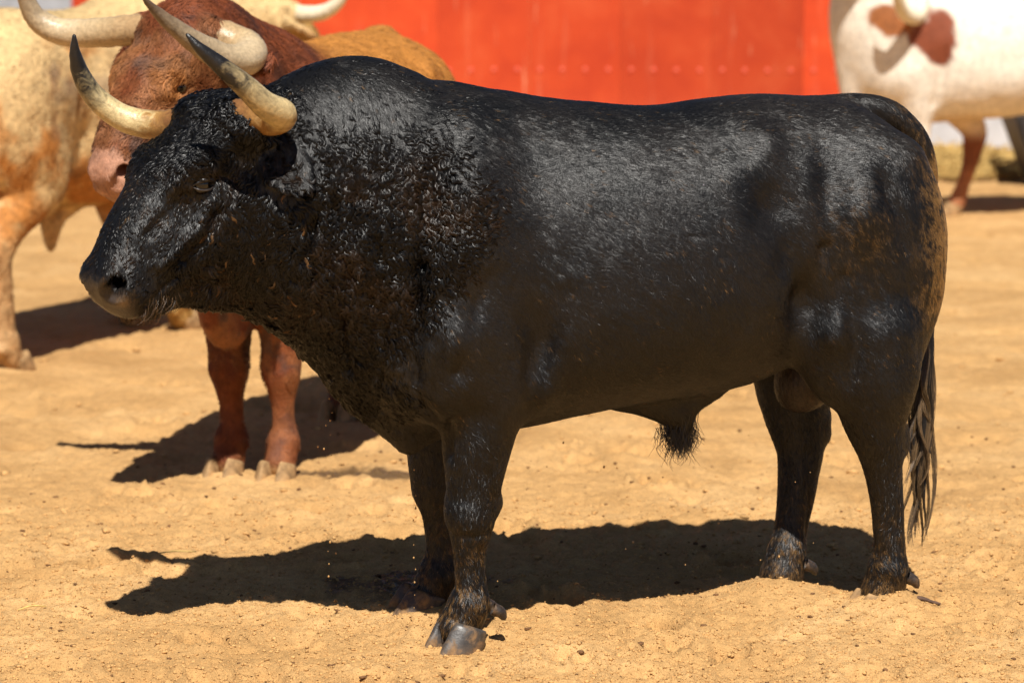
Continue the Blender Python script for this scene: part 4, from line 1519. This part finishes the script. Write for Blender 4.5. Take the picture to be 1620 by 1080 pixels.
def build_barrier():
    Y = 15.7
    root = link('barrier', None)
    root.location = (0, Y, 0)
    tag(root, 'red painted bullring barrier of riveted panels across the back', 'barrier')
    w = .74
    first = None
    k = 0
    x = -3.56
    while x < 6.2:
        red = x < 3.2
        p = bevel_box('panel', x + .0006, x + w - .0006, 0 + (k % 2) * .004, .05, .02, 1.62, M['red'] if red else M['grey_panel'], root, .0015)
        if red:
            j = 0
            for q in np.arange(.09, w, .183):
                bm = bmesh.new()
                bmesh.ops.create_uvsphere(bm, u_segments=12, v_segments=8, radius=.022)
                for v in bm.verts:
                    v.co.y *= .55
                me = bpy.data.meshes.new('rivet')
                bm.to_mesh(me)
                bm.free()
                me.materials.append(M['rivet'])
                for zz in (.675,):
                    r = link('rivet', me, p)
                    r.location = (x + q + .006 * math.sin(q * 40), (k % 2) * .004 - .001, zz + .004 * math.sin(k * 5 + q * 30))
        x += w
        k += 1
    x = -3.56 - w
    for j in range(4):
        bevel_box('panel', x + .004, x + w - .004, .03 + (j % 2) * .005, .07, .02, 1.62, M['grey_panel'], root, .006)
        x -= w
    bevel_box('step', -6.6, 6.4, -.28, -.003, -.05, .32, M['white_wall'], root, .012)
    bevel_box('cap_rail', -6.6, 6.4, -.04, .10, 1.623, 1.70, M['red'], root, .012)


def build_hay():
    rng = np.random.default_rng(8)
    n = 5200
    cx, cy = 3.35, 14.0
    a = rng.random(n) * 6.28
    r = np.sqrt(rng.random(n))
    x = cx + 1.1 * r * np.cos(a)
    y = cy + .95 * r * np.sin(a)
    top = .16 * (1 - r ** 1.5) + .02
    z = top * rng.random(n) ** .5
    L = .06 + .10 * rng.random(n)
    d = np.stack([rng.normal(0, 1, n), rng.normal(0, 1, n), rng.normal(0, .35, n)], 1)
    d /= np.linalg.norm(d, axis=1)[:, None]
    s = np.cross(d, np.array((0, 0, 1.0)))
    s /= np.linalg.norm(s, axis=1)[:, None]
    w = .0035 + .003 * rng.random(n)
    c = np.stack([x, y, z + .02], 1)
    up = np.cross(s, d)
    e0, e1 = c - d * L[:, None] / 2, c + d * L[:, None] / 2
    V = np.stack([e0 - s * w[:, None], e0 + s * w[:, None], e0 + up * w[:, None], e1 - s * w[:, None], e1 + s * w[:, None], e1 + up * w[:, None]], 1).reshape(-1, 3)
    q = np.array([(0, 1, 4, 3), (1, 2, 5, 4), (2, 0, 3, 5)])
    F = (q[None] + (np.arange(n) * 6)[:, None, None]).reshape(-1, 4)
    o = link('hay', mesh_from('hay', V, F, M['hay'], smooth=False))
    tag(o, 'loose yellow hay strewn at the foot of the barrier beyond the white ox', 'hay', kind='stuff')


def build_trough():
    root = link('feed_trough', None)
    root.location = (4.35, 12.9, 0)
    tag(root, 'dark grey feed trough with sloping sides behind the white ox at right', 'trough')
    def slab(name, quad, th):
        q = np.array(quad, dtype=float)
        n = np.cross(q[1] - q[0], q[3] - q[0])
        n /= np.linalg.norm(n)
        V = np.vstack([q, q + n * th])
        F = [(0, 3, 2, 1), (4, 5, 6, 7), (0, 1, 5, 4), (1, 2, 6, 5), (2, 3, 7, 6), (3, 0, 4, 7)]
        link(name, mesh_from(name, V, F, M['trough'], smooth=False), root)
    slab('front_panel', [(-.62, -.28, .05), (.62, -.28, .05), (.80, -.36, .52), (-.80, -.36, .52)], -.03)
    slab('back_panel', [(-.62, .28, .05), (.62, .28, .05), (.80, .36, .52), (-.80, .36, .52)], .03)
    slab('end_panel', [(-.63, -.25, .05), (-.63, .25, .05), (-.80, .325, .515), (-.80, -.325, .515)], -.03)
    slab('end_panel', [(.63, -.25, .05), (.63, .25, .05), (.80, .325, .515), (.80, -.325, .515)], .03)
    slab('floor_panel', [(-.62, -.25, .045), (.62, -.25, .045), (.62, .25, .045), (-.62, .25, .045)], -.03)
    for sx in (-.5, .5):
        bevel_box('skid', sx - .05, sx + .05, -.27, .27, -.02, .044, M['trough'], root, .008)


def build_details():
    crumb_stuff('sand_clods', 'small crumbs of sand lying over the arena floor', M['clod'], 26000, -1.5, 1.5, -.7, 1.6, .0012, .0060, 2, 1.25)
    crumb_stuff('sand_grit', 'fine grit and grains covering the sand near the bull', M['clod'], 30000, -1.4, 1.4, -.68, .9, .0011, .0036, 6, 1.15)
    crumb_stuff('sand_clods', 'larger lumps of sand scattered farther back on the arena floor', M['clod'], 1200, -1.5, 1.5, .8, 9, .004, .017, 3, 1.4, .5)
    crumb_stuff('dark_specks', 'dark specks of dung and damp grit on the sand', M['clod_dark'], 1300, -1.5, 1.5, -.7, 3.0, .002, .008, 4, 1.3, .6)
    # drops of muddy water falling from the bull
    rng = np.random.default_rng(21)
    px = []
    for k in range(16):
        px.append((-.457 + rng.normal(0, .006), -.17 + rng.normal(0, .01), .62 - .03 * k - rng.random() * .01))
    for k in range(12):
        px.append((-.245 + rng.normal(0, .003), -.14 + rng.normal(0, .006), .43 - .032 * k))
    for k in range(34):
        px.append((-.5 + 1.3 * rng.random(), -.15 + .5 * rng.random(), .05 + .5 * rng.random()))
    bm = bmesh.new()
    for p in px:
        r = .0012 + .0022 * rng.random() ** 2
        mt = Matrix.Translation(p) @ Matrix.Diagonal((r, r, r * 1.25, 1))
        bmesh.ops.create_icosphere(bm, subdivisions=1, radius=1, matrix=mt)
    me = bpy.data.meshes.new('water_drops')
    bm.to_mesh(me)
    bm.free()
    me.polygons.foreach_set('use_smooth', np.ones(len(me.polygons), dtype=bool))
    me.materials.append(M['drop'])
    tag(link('water_drops', me), 'muddy drops of water falling from the black bull', 'water drops', kind='stuff')
    # twig by the near hind hoof
    tw = horn_mesh('twig', [(1.03, .16, .02, .006), (1.07, .165, .028, .0055), (1.10, .155, .022, .005), (1.125, .15, .015, .003)], M['twig'], None, rings=12, sides=7)
    tag(tw, 'short brown twig on the sand beside the bull\'s near hind hoof', 'twig')
    for i, (a, b, lab) in enumerate((((-1.02, .74, .016), (-.90, .76, .02), 'pale straw stalk lying on the sand left of the bull\'s shadow'), ((-1.29, .10, .012), (-1.22, .13, .014), 'pale straw stalk at the left edge of the sand, level with the shadow'))):
        m_ = [(a[q] + b[q]) / 2 for q in range(3)]
        m_[2] += .006
        s = horn_mesh('straw', [(*a, .0022), (*m_, .0022), (*b, .0016)], M['straw'], None, rings=8, sides=6)
        tag(s, lab, 'straw')


M['drop'] = simple('muddy_drop', (.45, .26, .10), .1, .6, 20, .1, 0)
M['twig'] = simple('twig_brown', (.10, .055, .035), .7, .3, 60, .4, .5)
M['straw'] = simple('straw', (.62, .42, .13), .6, .3, 60, .3, .3)


# ------------------------------------------------------------------ build
BULL_RES = .008
N_SLEEK, N_LOCKS, PER_LOCK = 640000, 17000, 34
build_ground()
build_barrier()
build_hay()
build_trough()
bull_coat(*black_bull())
build_oxen()
build_details()
